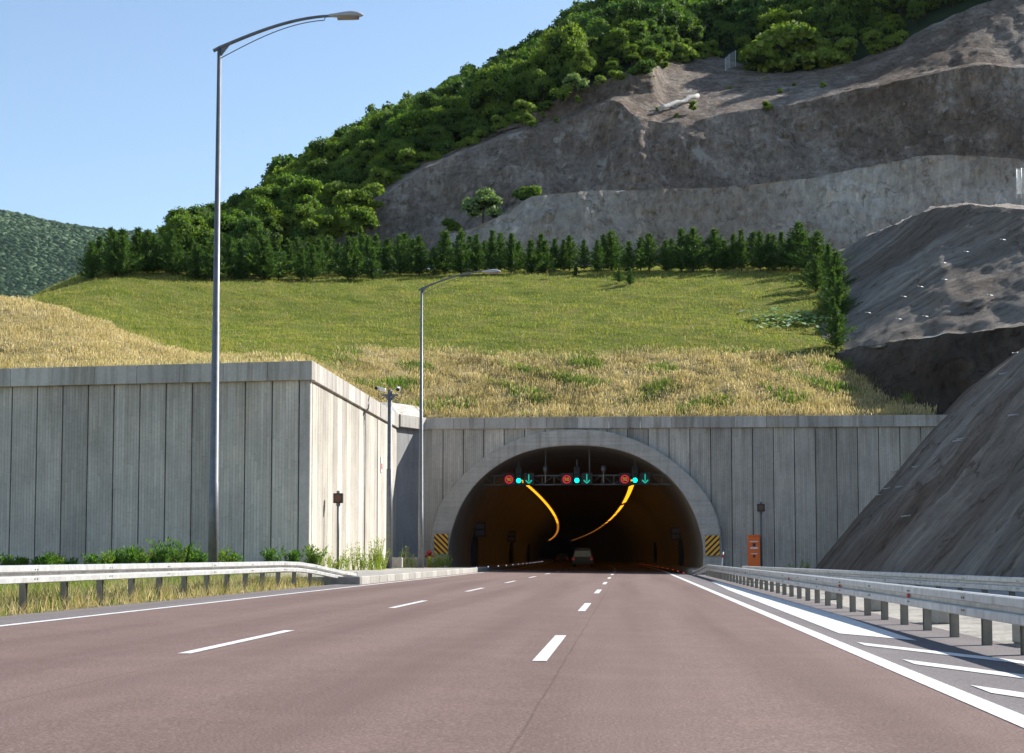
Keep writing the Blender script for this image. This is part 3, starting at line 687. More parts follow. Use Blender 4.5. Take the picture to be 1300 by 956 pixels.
# small concrete blocks in front of the corner
for (px, y, w, h, lab) in ((502, 96, .85, .62, 'small grey concrete block at the wall corner left of the white one'), (521, 98, .95, .62, 'pale concrete block at the foot of the corner between the two poles')):
    o = MB().box((0, 0, h/2), (w, .5, h), bev=.04).build('concrete_block', M['kerb'], loc=(P(px, 710, y).x, y, .35)); tag(o, lab, 'concrete block', 'concrete blocks by the wall corner')
# small sign on lit wall
p = P(474.5, 590, 95); 
e = empty('wall_plate', (-14.57, 95, p.z), 'narrow red and white plate high on the sunlit wall', 'sign')
b = MB(); b.box((0, 0, 0), (.03, .5, .9)); b.build('plate', M['white'], e); b = MB(); b.box((.02, 0, -.1), (.015, .3, .35)); b.build('red_mark', M['red'], e)

# ------------------------------------------------------------------ street lamps
def street_lamp(loc, H, lab):
    e = empty('street_lamp', loc, lab, 'street lamp', 'tall street lamps on the left')
    b = MB(); b.box((0, 0, .03), (.5, .5, .06)); b.tube([(0, 0, .06), (0, 0, 3.3), (0, 0, 3.31), (0, 0, 8.5), (0, 0, 8.51), (0, 0, H)], [.165, .155, .148, .115, .108, .065], 14); b.build('pole', M['pole'], e)
    path = [(-.2, 0, H-.12)]; 
    for t in np.linspace(0, 1, 15): path.append((3.72*t*1.0, 0, H-.02+.98*math.sin(t*math.pi/2*.98)))
    b = MB(); b.tube(path, [.055]+[.06-.015*t for t in np.linspace(0, 1, 15)], 10)
    b.prism([(0, -.38), (0, .0), (.42, .16)], (0, -.02, H), (1, 0, 0), (0, 0, 1), (0, 1, 0), .04)
    b.build('arm', M['pole'], e)
    path = [(.06, 0, H-.36)]
    for t in np.linspace(0.05, 1, 14): path.append((.06+3.4*t, 0, H-.36+1.18*math.sin(t*math.pi/2*.95)))
    path.append((3.5, 0, H+.92)); b = MB(); b.tube(path, .016, 6); b.build('brace', M['pole'], e)
    # luminaire
    b = MB(); hd = empty_mesh = None
    st = [(0, .07, .06), (.1, .09, .075), (.22, .11, .085), (.5, .15, .13), (.75, .17, .15), (.95, .14, .12), (1.08, .07, .06), (1.13, .012, .012)]
    V = []; m = 14; x0 = 3.62; z0 = H+.955
    for (x, ry, rz_) in st:
        for k in range(m):
            a = 2*math.pi*k/m; V.append((x0+x, ry*math.cos(a), z0 + rz_*math.sin(a)*(1 if math.sin(a) > 0 else .55)))
    b.add(V, [(j*m+k, j*m+(k+1) % m, (j+1)*m+(k+1) % m, (j+1)*m+k) for j in range(len(st)-1) for k in range(m)] + [tuple(range(m-1, -1, -1))], sm=True)
    hd = b.build('lamp_head', M['lamp_shell'], e)
    b = MB(); V = []
    for (x, r) in ((.28, .10), (.5, .135), (.75, .145), (.98, .09)):
        for k in range(9):
            a = math.pi + math.pi*k/8; V.append((x0+x, r*math.cos(a), z0-.045+.10*math.sin(a)))
    b.add(V, [(j*9+k, j*9+k+1, (j+1)*9+k+1, (j+1)*9+k) for j in range(3) for k in range(8)] + [tuple(range(9)), tuple(27+k for k in range(9))], sm=True); b.build('glass', M['lamp_glass'], hd)
    return e
x = P(270, 741, 51).x; street_lamp((x, 51, .1), P(276, 60, 51).z-.1, 'tall grey street lamp nearest the camera, behind the left guardrail')
x = P(534, 724, 95.3).x; street_lamp((x, 95.3, .35), P(536, 366, 95.3).z-.35, 'farther grey street lamp beside the tunnel mouth')

# ------------------------------------------------------------------ guardrails
def wbeam(side, h=.31):
    o = .085
    fr = [(0, h), (.05, h-.002), (o, h-.016), (o+.003, h-.105), (o-.01, h-.118), (.0, h-.128), (.0, .128), (o-.01, .118), (o+.003, .105), (o, .016), (.05, .002), (0, 0)]
    bk = [(x-.008, z) for x, z in fr[::-1]]
    return [(s*side, z) for s, z in [(x, z) for x, z in fr + bk]]
def guardrail(lab, path, tops, post_ys, side, group, reflect=()):
    """path: (x, y); tops: z of the top edge at each path point; side +1 faces right of travel"""
    e = empty('guardrail', (path[0][0], path[0][1], 0), lab, 'guardrail', group)
    pts = [(x, y, t-.31) for (x, y), t in zip(path, tops)]
    # overlapping lengths of beam with bolt heads
    b = MB(); b.sweep(wbeam(side), pts)
    ax = np.array([p[1] for p in pts]); o_ = np.argsort(ax)
    fx = lambda y: float(np.interp(y, ax[o_], np.array([p[0] for p in pts])[o_])); fz = lambda y: float(np.interp(y, ax[o_], np.array([p[2] for p in pts])[o_]))
    yy = ax.min()+1.0
    while yy < ax.max()-1:
        for zz in (.075, .235):
            for q in (-.06, .06): b.disc((fx(yy+q)+side*.093, yy+q, fz(yy)+zz), .014, .012, 'X', 8, mi=1)
        yy += 4
    b.build('rail_beam', [M['galv'], M['galv_post']], e)
    pm = MB()
    # C section post, top at rail
    pm.box((0, .055, -.5), (.11, .006, 1.0)); pm.box((0, -.055, -.5), (.11, .006, 1.0)); pm.box((-side*.052, 0, -.5), (.006, .11, 1.0)); pm.box((side*.06, 0, -.12), (.05, .09, .2), mi=0)
    p0 = None
    for y in post_ys:
        if p0 is None: o = p0 = pm.build('post', M['galv_post'], e)
        else: o = p0.copy(); COL.objects.link(o); o.parent = e
        o.location = (fx(y)-side*.095, y, fz(y)+.28)
    for y in reflect:
        r = MB().box((fx(y)+side*.03, y, fz(y)+.155), (.02, .12, .07)).build('reflector', M['red'], e)
    for yv in (ax.min(), ax.max()):
        t = MB(); t.box((fx(yv)+side*.03, yv, fz(yv)+.155), (.14, .05, .34)); t.build('end_plate', M['galv_post'], e)
    adopt(e); return e
Yl = [6, 20, 36, 44, 47, 49, 51, 53, 55, 56.5]; 
pl = [(-10.16, y) for y in (6, 20, 36, 44)] + [(-10.14, 47), (-10.08, 49), (-9.98, 51), (-9.85, 53), (-9.7, 55), (-9.6, 56.5)]
guardrail('pale metal guardrail along the grass verge on the left', pl, [.90]*5+[.875, .79, .66, .53, .46], [8.9+2*i for i in range(22)] + [53, 55], 1, 'guardrails beside the road')
pr = [(4.34, 4), (4.34, 20), (4.34, 50), (4.34, 88), (4.3, 90.5), (4.1, 92.5), (3.8, 94)]
guardrail('long metal guardrail on the right nearest the road with red reflectors', pr[::1], [.60, .60, .60, .60, .54, .36, .2], [8.5+2*i for i in range(42)], -1, 'guardrails beside the road', (25.4, 33.5, 44, 60))
p2 = [(11.2, 6), (9.5, 20), (8.4, 34), (6.6, 58), (5.35, 75.5)]
guardrail('second metal guardrail farther right in front of the rock slope', p2, [.60]*5, [8+2*i for i in range(34)], -1, 'guardrails beside the road')
for (x, y, w, lab) in ((5.05, 20.6, .9, 'nearest'), (5.1, 27.2, .8, 'second nearest'), (5.0, 33.2, .6, 'third nearest'), (5.2, 41.5, .8, 'farthest')):
    o = MB().box((0, 0, .13), (.3, w, .27), rz=.1, bev=.03).build('concrete_block', M['kerb'], loc=(x, y, -.05)); tag(o, f'{lab} pale concrete kerb block lying behind the right guardrail', 'concrete block', 'blocks behind the right guardrail')

# ------------------------------------------------------------------ soft terrain: thin-plate surface through surveyed points
def fbm(x, y, z, f, o=4): return mnoise.fractal(Vector((x*f, y*f, z*f)), 1.0, 2.0, o, noise_basis='PERLIN_ORIGINAL')
CP = []
def cp(px, py, Y): p = P(px, py, Y); CP.append((p.x, p.y, p.z))
for x in (-66, -50, -38, -30, -22, -15.5): CP.append((x, 74.2 + (-14.6-x)*.128, ZT-.12))
for y in (80, 88, 96, 103): CP.append((-15.2, y, ZT-.1))
for x in (-12, -6, 0, 6, 12, 18): CP.append((x, 105.2, ZT-.08))
CP.append((24, 105.5, ZT+.6))
for px, py, Y in ((-120, 365, 94), (0, 381, 93), (60, 389, 93), (130, 414, 94), (200, 441, 94.5), (262, 458, 95)): cp(px, py, Y)
for px, py, Y in ((-120, 395, 86), (0, 420, 85), (80, 432, 84), (150, 447, 84)): cp(px, py, Y)
for px, py, Y in ((-120, 392, 108), (0, 408, 108), (60, 412, 110), (130, 425, 110)): cp(px, py, Y)
for px, py, Y in ((300, 455, 99), (390, 455, 96), (450, 497, 94), (300, 450, 104), (380, 450, 108), (450, 452, 113), (520, 450, 116)): cp(px, py, Y)
for px, py, Y in ((600, 450, 117), (680, 450, 117), (780, 450, 117), (900, 448, 117), (1020, 446, 117.5)): cp(px, py, Y)
for px, py, Y in ((560, 488, 110.5), (750, 488, 110.5), (950, 488, 110.5), (1100, 500, 110.5)): cp(px, py, Y)
for px, py, Y in ((200, 398, 128), (330, 398, 132), (480, 398, 134), (640, 398, 134), (800, 396, 134), (950, 394, 134), (1060, 392, 134)): cp(px, py, Y)
for px, py, Y in ((130, 350, 152), (210, 348, 155), (330, 348, 156), (460, 350, 156), (560, 350, 156), (700, 349, 156), (850, 346, 156), (960, 343, 156), (1060, 338, 156)): cp(px, py, Y)
for px, py, Y in ((35, 380, 130), (75, 363, 140), (105, 349, 150), (90, 395, 122)): cp(px, py, Y)
for px, py, Y in ((-30, 425, 140), (10, 400, 150), (50, 385, 165), (-100, 440, 125), (-90, 450, 165)): cp(px, py, Y)
for px, py, Y in ((130, 352, 172), (330, 346, 176), (560, 342, 176), (800, 338, 176), (1000, 332, 176), (1100, 328, 176)): cp(px, py, Y)
for px, py, Y in ((1075, 440, 121), (1120, 445, 126), (1120, 400, 136)): cp(px, py, Y)
CP = np.array(CP)
def tps_fit(C, lam=.6):
    n = len(C); d = np.hypot(C[:, None, 0]-C[None, :, 0], C[:, None, 1]-C[None, :, 1]); K = np.where(d > 0, d*d*np.log(np.maximum(d, 1e-9)), 0) + lam*np.eye(n)
    Pm = np.c_[np.ones(n), C[:, :2]]; A = np.block([[K, Pm], [Pm.T, np.zeros((3, 3))]]); return np.linalg.solve(A, np.r_[C[:, 2], 0, 0, 0])
TW = tps_fit(CP)
def H0(x, y):
    x = np.atleast_1d(np.asarray(x, float)); y = np.atleast_1d(np.asarray(y, float)); out = np.zeros(len(x))
    for s in range(0, len(x), 20000):
        xs, ys_ = x[s:s+20000], y[s:s+20000]; d = np.hypot(xs[:, None]-CP[None, :, 0], ys_[:, None]-CP[None, :, 1])
        out[s:s+20000] = np.where(d > 0, d*d*np.log(np.maximum(d, 1e-9)), 0) @ TW[:-3] + TW[-3] + TW[-2]*xs + TW[-1]*ys_
    return out
def rough(x, y):      # cheap rolling bumps
    return .10*np.sin(x*.9+1.3*np.sin(y*.5))*np.sin(y*.8+np.sin(x*.6)) + .05*np.sin(x*2.3+y*1.1)*np.sin(y*2.7-x)
def wfade(x, y):      # no bumps near the copings
    d = np.where(x < -15, y-(74.2+(-14.6-x)*.128), np.minimum(y-105.2, 99)); return np.clip(d/3, 0, 1)
def H(x, y):
    x = np.atleast_1d(np.asarray(x, float)); y = np.atleast_1d(np.asarray(y, float)); return H0(x, y) + rough(x, y)*wfade(x, y)
def inside(x, y):
    return ((x < -15.0) & (y > 74.0+(-14.6-x)*.128)) | ((y > 104.9) & (x < np.interp(y, [104, 110, 117, 121, 134, 156, 178], [20.6, 17.6, 14.4, 17.2, 19.2, 22, 26])))
def dryness(x, y):
    w = 1.3*np.sin(x*.35)+.9*np.sin(x*.9+1)
    band_ = np.clip((118.0 + .5*w - y)/2.2, 0, 1)*np.clip((x+21)/3, 0, 1)
    mound = np.clip((97.5-y)/1.5, 0, 1)*np.clip((-20.5-x+(y-90)*.1)/3, 0, 1)
    return np.clip(np.maximum(band_, mound), 0, 1)
gxs = np.arange(-66, 30.01, .6); gys = np.arange(73.6, 178, .6)
GX, GYv = np.meshgrid(gxs, gys); Xf = GX.ravel().copy(); Yf = GYv.ravel().copy()
Zf = H(Xf, Yf)
nx_, ny_ = len(gxs), len(gys); idx = np.arange(nx_*ny_).reshape(ny_, nx_)
fc = np.stack([idx[:-1, :-1], idx[:-1, 1:], idx[1:, 1:], idx[1:, :-1]], -1).reshape(-1, 4)
cxm = Xf[fc].mean(1); cym = Yf[fc].mean(1); keep = inside(cxm, cym); fc = fc[keep]
me = np_mesh('hillside', np.c_[Xf, Yf, Zf], fc, M['hill'], 4, True)
at = me.attributes.new('dry', 'FLOAT', 'POINT'); at.data.foreach_set('value', dryness(Xf, Yf).astype(np.float32)) if len(me.vertices) == len(Xf) else None
hill = tag(link('hillside', me), kind='structure')
# narrow soil strips to close the gap against the copings
b = MB()
b.add([(-66, 80.2, ZT-.06), (-15.1, 73.9, ZT-.06), (-15.1, 75.2, ZT-.04), (-66, 82, ZT+.05)], [(0, 1, 2, 3)])
b.add([(-15.8, 74.5, ZT-.09), (-14.9, 74.5, ZT-.09), (-14.9, 105, ZT-.09), (-15.8, 105, ZT-.09)], [(0, 1, 2, 3)])
b.add([(-14.9, 104.75, ZT-.07), (20, 104.75, ZT-.07), (20, 105.8, ZT+.1), (-14.9, 105.8, ZT+.1)], [(0, 1, 2, 3)])
b.add([(-14.95, 101, ZT-.08), (-13.2, 104.6, ZT-.08), (-14.95, 105, ZT-.08)], [(0, 1, 2)])
tag(b.build('soil_strip', M['verge']), kind='structure')
def ray_ground(px, py, y0=76, y1=178):
    ys_ = np.arange(y0, y1, .5); pts = np.array([P(px, py, y) for y in ys_]); h = H(pts[:, 0], pts[:, 1])
    ok = inside(pts[:, 0], pts[:, 1]) & (pts[:, 2] < h)
    i = int(np.argmax(ok)) if ok.any() else len(ys_)-1
    return Vector((pts[i, 0], pts[i, 1], float(h[i])))

# ------------------------------------------------------------------ rock cuts and hillside, lofted between surveyed lines
def loft_grid(curves, xs, nv):
    cols = []
    for c in curves:
        c = np.array(c, float); py = np.interp(xs, c[:, 0], c[:, 1]); Y = np.interp(xs, c[:, 0], c[:, 2])
        cols.append(np.array([P(a, b_, y) for a, b_, y in zip(xs, py, Y)]))
    rows = []
    for j in range(len(cols)-1):
        for q in range(nv if j < len(cols)-2 else nv+1): rows.append(cols[j]+(cols[j+1]-cols[j])*(q/nv))
    return np.array(rows)
def disp_rock(G, amp, f, streak=1.0, edge=None):
    sh = G.shape; out = G.copy(); a0 = amp
    for i in range(sh[0]):
        e_ = a0*.18 if edge is None else edge; amp = e_+(a0-e_)*math.sin(math.pi*i/(sh[0]-1))
        for j in range(sh[1]):
            x, y, z = G[i, j]
            n = fbm(x, y, z*.35, f, 6)*amp + fbm(x+50, y, z*.12, f*3.2, 5)*amp*.5*streak
            n += (abs(fbm(x+9, y*.3, z*.10, f*2.4, 3))-.2)*amp*1.3 - (abs(fbm(x+9, y, z, .5, 5))-.2)*.85
            out[i, j, 1] += n; out[i, j, 2] += n*.35 + fbm(x, y+90, 0, f*2, 3)*amp*.16 + fbm(x, y+30, z, .5, 3)*.16
    return out
def grid_mesh(name, G, mat, smooth=True):
    a, c = G.shape[:2]; idx = np.arange(a*c).reshape(a, c)
    f = np.stack([idx[:-1, :-1], idx[:-1, 1:], idx[1:, 1:], idx[1:, :-1]], -1).reshape(-1, 4)
    return tag(link(name, np_mesh(name, G.reshape(-1, 3), f, mat, 4, smooth)), kind='structure')
XR = np.arange(560, 1460, 3.2)
Dt = [(560, 300, 190), (600, 290, 189), (640, 272, 188), (675, 249, 188), (715, 245, 188), (760, 242, 189), (830, 240, 190), (900, 239, 190), (960, 234, 190), (1030, 226, 190), (1100, 212, 189), (1180, 197, 188), (1240, 198, 187), (1300, 203, 186), (1460, 205, 185)]
Db = [(x, {True: 345, False: 345}[True], y-7) for x, _, y in Dt]
grid_mesh('rock_cut_lower', disp_rock(loft_grid([[(x, 352, y-6) for x, _, y in Dt], Dt], XR, 26), .9, .12), M['rock_light'])
XE = np.arange(380, 1460, 3.2)
Eb = [(380, 345, 197), (470, 340, 197), (560, 335, 196), (600, 315, 195), (640, 280, 198), (675, 252, 199), (715, 247, 200.5), (760, 243, 200), (830, 241, 199), (900, 240, 200), (960, 235, 201), (1030, 227, 201), (1100, 213, 201), (1180, 198, 200), (1240, 199, 199), (1300, 204, 198), (1460, 206, 197)]
Et = [(380, 300, 199), (425, 276, 201), (455, 266, 202), (480, 256, 202), (505, 236, 203), (540, 213, 205), (600, 190, 207), (640, 173, 209), (660, 167, 209), (710, 155, 210), (750, 139, 210), (778, 127, 209), (790, 132, 208), (800, 143, 207), (812, 151, 206), (840, 156, 206), (880, 155, 207), (910, 146, 208), (960, 138, 209), (1000, 133, 209), (1040, 125, 209), (1090, 113, 209), (1180, 95, 208), (1240, 82, 207), (1300, 86, 206), (1460, 90, 205)]
# the bench joins the top of the lower cut to the foot of the upper one
XB = np.arange(560, 1460, 6.0)
grid_mesh('rock_bench', loft_grid([Dt, Eb], XB, 3), M['rock_light'])
grid_mesh('rock_cut_middle', disp_rock(loft_grid([Eb, Et], XE, 36), 1.4, .075), M['rock_mid'])
Ft = [(x, py-5, Y+5) for x, py, Y in Et[:12]] + [(796, 120, 213.5), (806, 119, 214), (832, 117, 215), (846, 116, 219), (880, 110, 223), (910, 108, 224), (960, 110, 222), (1000, 110, 221), (1040, 113, 214), (1090, 107, 213), (1180, 90, 212), (1240, 78, 211), (1300, 82, 210), (1460, 86, 208)]
grid_mesh('rock_bench', disp_rock(loft_grid([Et, Ft], XE, 12), .6, .075, 1.0, .252), M['rock_mid'])
Kt = [(380, 285, 206), (425, 262, 208), (455, 250, 209), (480, 240, 210), (505, 221, 211), (540, 204, 212), (600, 181, 213), (640, 158, 214.6), (680, 139, 215.8), (740, 111, 216), (804, 90, 216.8), (828, 87, 218), (846, 79, 238), (880, 73, 246), (910, 72, 248), (940, 80, 244), (960, 90, 238), (1000, 92, 234), (1040, 88, 232), (1090, 76, 230), (1130, 60, 230), (1180, 33, 230), (1240, 6, 230), (1300, -10, 230), (1460, -20, 228)]
grid_mesh('rock_cut_upper', disp_rock(loft_grid([Ft, Kt], XE, 26), 1.4, .075), M['rock_dark'])
# right-hand rock slopes
XI = np.arange(1015, 1500, 4.0)
Ib = [(1015, 470, 117.5), (1030, 462, 117.3), (1060, 482, 115), (1100, 503, 112), (1185, 536, 106.6), (1300, 570, 105), (1500, 620, 103)]
It = [(1015, 458, 118.5), (1030, 452, 118.8), (1070, 444, 118.3), (1110, 438, 115.3), (1200, 424, 110.5), (1300, 412, 109), (1500, 395, 107)]
grid_mesh('rock_slope_lower', disp_rock(loft_grid([Ib, It], XI, 20), .6, .12), M['rock_deep'])
J0 = [(1015, 457.5, 119), (1030, 451.8, 119.3), (1070, 443.6, 119), (1110, 437.4, 116), (1200, 423.4, 111.3), (1300, 411.5, 110), (1500, 394.5, 108)]
Jm = [(1015, 400, 142), (1040, 390, 140), (1070, 372, 138), (1130, 352, 132), (1200, 340, 125), (1300, 336, 119), (1500, 325, 114)]
Jt = [(1015, 345, 172), (1050, 325, 169), (1070, 317, 165), (1100, 300, 160), (1130, 288, 155), (1160, 274, 149), (1190, 264, 143), (1230, 261, 137), (1300, 266, 129), (1500, 272, 121)]
grid_mesh('rock_slope_upper', disp_rock(loft_grid([It, J0, Jm, Jt], XI, 24), 2.0, .06, 1.5), M['rock_upper'])
Jb = [(x, y-1, Y+7) for x, y, Y in Jt]
grid_mesh('rock_bench', disp_rock(loft_grid([Jt, Jb, [(x, 330, 186) for x, y, Y in Jt]], XI, 4), 2.0, .06, 1.5), M['rock_light'])
# near slope beside the road
def slope_grid():
    ys_ = np.concatenate([np.arange(-20, 24, 2.0), np.arange(24, 108.2, .7)]); pr = [(11.6, -.1), (12.2, .6), (15.2, 4.1), (19.6, 9.2), (22.5, 12.1), (26.5, 15.0), (31, 19.4), (37, 25.4), (44, 31)]
    pr = np.array(pr); d = np.r_[0, np.cumsum(np.hypot(*np.diff(pr, axis=0).T))]; s = np.linspace(0, d[-1], 84); X = np.interp(s, d, pr[:, 0]); Z = np.interp(s, d, pr[:, 1])
    G = np.zeros((len(ys_), len(X), 3))
    for i, y in enumerate(ys_):
        for j in range(len(X)):
            x, z = X[j], Z[j]
            if y > 103.5 and z > ZT-1: pass
            n = fbm(x*.35, y, z*.35, .13, 6)*.75 + fbm(x*.2, y+30, z*.2, .6, 4)*.16
            k = min(1, j/9)*float(np.interp(y, [85, 103], [1, .35]))
            n2 = (.22-abs(fbm(x*.12+3, y, z*.12, .33, 4)))*.9*k + fbm(x, y, z, .9, 4)*.14*k
            n += n2; G[i, j] = (x-n*.75*k, y, z+n*.6*k)
    return G
SG = slope_grid()
back = SG[-1].copy(); rows = [SG]
for q in (1.2, 3, 6, 10): r = back.copy(); r[:, 1] += q*.7; r[:, 2] -= q*1.3; r[:, 0] += q*.15; rows.append(r[None])
grid_mesh('rock_slope', np.concatenate(rows), M['rock_near'])
# low berm joining wall end and slopes
# drain pipes sticking out of the right-hand slopes
pipe0 = None
def pipe(loc, L, ang, lab, grp):
    global pipe0
    if pipe0 is None:
        b = MB(); b.tube([(0, 0, 0), (-1, 0, 0)], .035, 8); b.tube([(-.92, 0, 0), (-1.0, 0, 0)], .042, 8); pipe0 = o = b.build('drain_pipe', M['pipe_white'])
    else: o = pipe0.copy(); COL.objects.link(o)
    o.location = loc; o.scale = (L, 1, 1); o.rotation_euler = (0, -ang, .3); tag(o, lab, 'drain pipe', grp)
def slope_hit(px, py):
    best = None
    pts = SG.reshape(-1, 3); d = pts - np.array(CAM)
    dep = d @ np.array(fwd); qx = 650+F*(d @ np.array(rgt))/dep; qy = CY-F*(d @ np.array(upv))/dep
    e2 = (qx-px)**2+(qy-py)**2+(dep < 5)*1e9; return pts[int(np.argmin(e2))]
for px, py in ((1149, 585), (1166, 591), (1141, 597), (1130, 620), (1147, 616), (1119, 626), (1227, 555), (1221, 563), (1249, 545), (1292, 446), (1277, 474), (1156, 658), (1288, 527)):
    p = slope_hit(px, py); pipe(Vector(p)+Vector((.1, 0, 0)), .62, .12, 'short white drain pipe poking out of the near rock slope on the right', 'drain pipes on the near slope')
def grid_hit(o, px, py):
    me = o.data; n = len(me.vertices); co = np.empty(n*3, np.float32); me.vertices.foreach_get('co', co); pts = co.reshape(-1, 3); d = pts-np.array(CAM); dep = d @ np.array(fwd)
    qx = 650+F*(d @ np.array(rgt))/dep; qy = CY-F*(d @ np.array(upv))/dep; return pts[int(np.argmin((qx-px)**2+(qy-py)**2))]
up = bpy.data.objects['rock_slope_upper']
for px, py in ((1273, 309), (1229, 323), (1198, 339), (1201, 360), (1172, 369), (1149, 378), (1105, 402), (1143, 409), (1177, 405), (1259, 379)):
    p = grid_hit(up, px, py); pipe(Vector(p)+Vector((0, -.5, .15)), .45, -.1, 'small white drain pipe on the upper rock slope at the right', 'drain pipes on the upper slope')

# forest hillside
XF = np.arange(190, 1500, 10.0)
L0 = [(60, 352, 178), (130, 352, 176), (200, 345, 180), (300, 340, 185), (380, 315, 200), (425, 270, 209), (455, 252, 210), (480, 242, 211), (505, 222, 212), (540, 206, 213), (600, 186, 217), (640, 163, 218), (680, 143, 219), (740, 114, 221), (804, 93, 222), (832, 88, 225), (850, 81, 239), (880, 74, 247), (910, 73, 249), (940, 81, 245), (960, 91, 239), (1000, 93, 235), (1040, 89, 233), (1090, 77, 231), (1130, 61, 231), (1180, 34, 231), (1240, 7, 231), (1300, -9, 231), (1500, -20, 229)]
L1 = [(60, 410, 190), (110, 375, 195), (160, 362, 205), (215, 334, 220), (270, 312, 245), (330, 274, 270), (400, 226, 290), (450, 199, 300), (500, 177, 310), (560, 149, 320), (600, 129, 325), (650, 101, 330), (700, 73, 335), (750, 42, 340), (850, -18, 345), (1000, -120, 350), (1200, -200, 350), (1500, -320, 350)]
L2 = [(x, y+30, Y+35) for x, y, Y in L1]
FG = loft_grid([L0, L1, L2], XF, 16)
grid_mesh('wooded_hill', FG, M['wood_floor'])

# ------------------------------------------------------------------ foliage building blocks
def rand_unit(n, rng):
    v = rng.normal(size=(n, 3)); return v/np.linalg.norm(v, axis=1)[:, None]
def leaf_quads(C, N, size, rng):
    """quads at centres C facing roughly N"""
    n = len(C); a = rand_unit(n, rng); U = np.cross(N, a); U /= np.linalg.norm(U, axis=1)[:, None]+1e-9; W = np.cross(N, U)
    s = (size*(.6+.8*rng.random(n)))[:, None]; l = s*1.3
    return np.stack([C-U*s*.5, C+W*l*.5-U*s*.1, C+U*s*.5, C-W*l*.5+U*s*.1], 1)
def crown_arrays(rng, R, Hh, nblob, nleaf, size, base=.0, core=True, flat=1.0):
    """lumpy crown of leaf faces over dark inner clumps: crown radius R, height Hh"""
    bl = []
    for i in range(nblob):
        a = rng.random()*2*math.pi; t = rng.random(); z = base+Hh*(.16+.72*t); rr = R*.78*math.sqrt(max(0, 1-(abs(t-.38)/.72)**2))*rng.random()**.5
        bl.append((rr*math.cos(a), rr*math.sin(a), z, R*(.20+.26*rng.random())))
    bl = np.array(bl); w = bl[:, 3]**2; w /= w.sum(); k = rng.choice(nblob, nleaf, p=w); d = rand_unit(nleaf, rng)
    d[:, 2] = np.where(d[:, 2] < -.35, -d[:, 2]*.5, d[:, 2]); d /= np.linalg.norm(d, axis=1)[:, None]
    rad = bl[k, 3]*(.62+.68*rng.random(nleaf)**1.2); C = bl[k, :3] + d*rad[:, None]*np.array([1, 1, .85*flat])
    Nn = d+rand_unit(nleaf, rng)*1.0; Nn /= np.linalg.norm(Nn, axis=1)[:, None]
    Q = leaf_quads(C, Nn, size, rng)
    return Q, bl
ICO_V = None
def ico():
    global ICO_V
    if ICO_V is None:
        t = (1+5**.5)/2; v = np.array([(-1, t, 0), (1, t, 0), (-1, -t, 0), (1, -t, 0), (0, -1, t), (0, 1, t), (0, -1, -t), (0, 1, -t), (t, 0, -1), (t, 0, 1), (-t, 0, -1), (-t, 0, 1)], float); v /= np.linalg.norm(v[0])
        f = [(0, 11, 5), (0, 5, 1), (0, 1, 7), (0, 7, 10), (0, 10, 11), (1, 5, 9), (5, 11, 4), (11, 10, 2), (10, 7, 6), (7, 1, 8), (3, 9, 4), (3, 4, 2), (3, 2, 6), (3, 6, 8), (3, 8, 9), (4, 9, 5), (2, 4, 11), (6, 2, 10), (8, 6, 7), (9, 8, 1)]
        ICO_V = (v, np.array(f))
    return ICO_V
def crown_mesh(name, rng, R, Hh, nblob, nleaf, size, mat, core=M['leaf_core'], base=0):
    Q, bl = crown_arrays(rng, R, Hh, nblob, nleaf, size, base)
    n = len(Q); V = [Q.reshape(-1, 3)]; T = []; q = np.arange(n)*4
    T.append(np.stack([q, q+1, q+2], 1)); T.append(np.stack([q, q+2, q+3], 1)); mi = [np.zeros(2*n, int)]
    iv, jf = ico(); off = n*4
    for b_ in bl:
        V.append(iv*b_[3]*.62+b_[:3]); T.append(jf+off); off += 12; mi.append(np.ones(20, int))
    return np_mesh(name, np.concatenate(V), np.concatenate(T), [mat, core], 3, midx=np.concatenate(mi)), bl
def trunk_mesh(name, rng, h, r, limbs, bl=None):
    b = MB(); b.tube([(0, 0, -.4), (.03*h, 0, h*.35), (-.02*h, .02*h, h*.7), (0, 0, h)], [r, r*.8, r*.55, r*.2], 8)
    for i in range(limbs):
        t = .3+.5*i/limbs; a = rng.random()*6.28
        if bl is not None: e = bl[i % len(bl)][:3]
        else: e = (math.cos(a)*h*.3, math.sin(a)*h*.3, h*(t+.25))
        b.tube([(0, 0, h*t), (e[0]*.5, e[1]*.5, h*t*.5+e[2]*.5-.05*h), tuple(e)], [r*.45, r*.3, r*.1], 6)
    me = bpy.data.meshes.new(name); me.from_pydata(b.v, [], b.f); me.materials.append(M['bark']); return me
DEC = []
for i in range(7):
    r = np.random.default_rng(100+i); R = 2.5+1.0*r.random(); Hh = 5.8+1.6*r.random()
    me, bl = crown_mesh('crown', r, R, Hh, 26, 5200, .25, M['leaf'], base=.5)
    DEC.append((me, trunk_mesh('trunk', r, Hh*.8, .16, 6, bl)))
def add_tree(name, loc, s, crown, trunk, lab, cat, grp, rzv, sz=None):
    e = empty(name, loc, lab, cat, grp, rzv); e.scale = (s, s, sz or s)
    link('trunk', trunk, e); link('crown', crown, e); return e
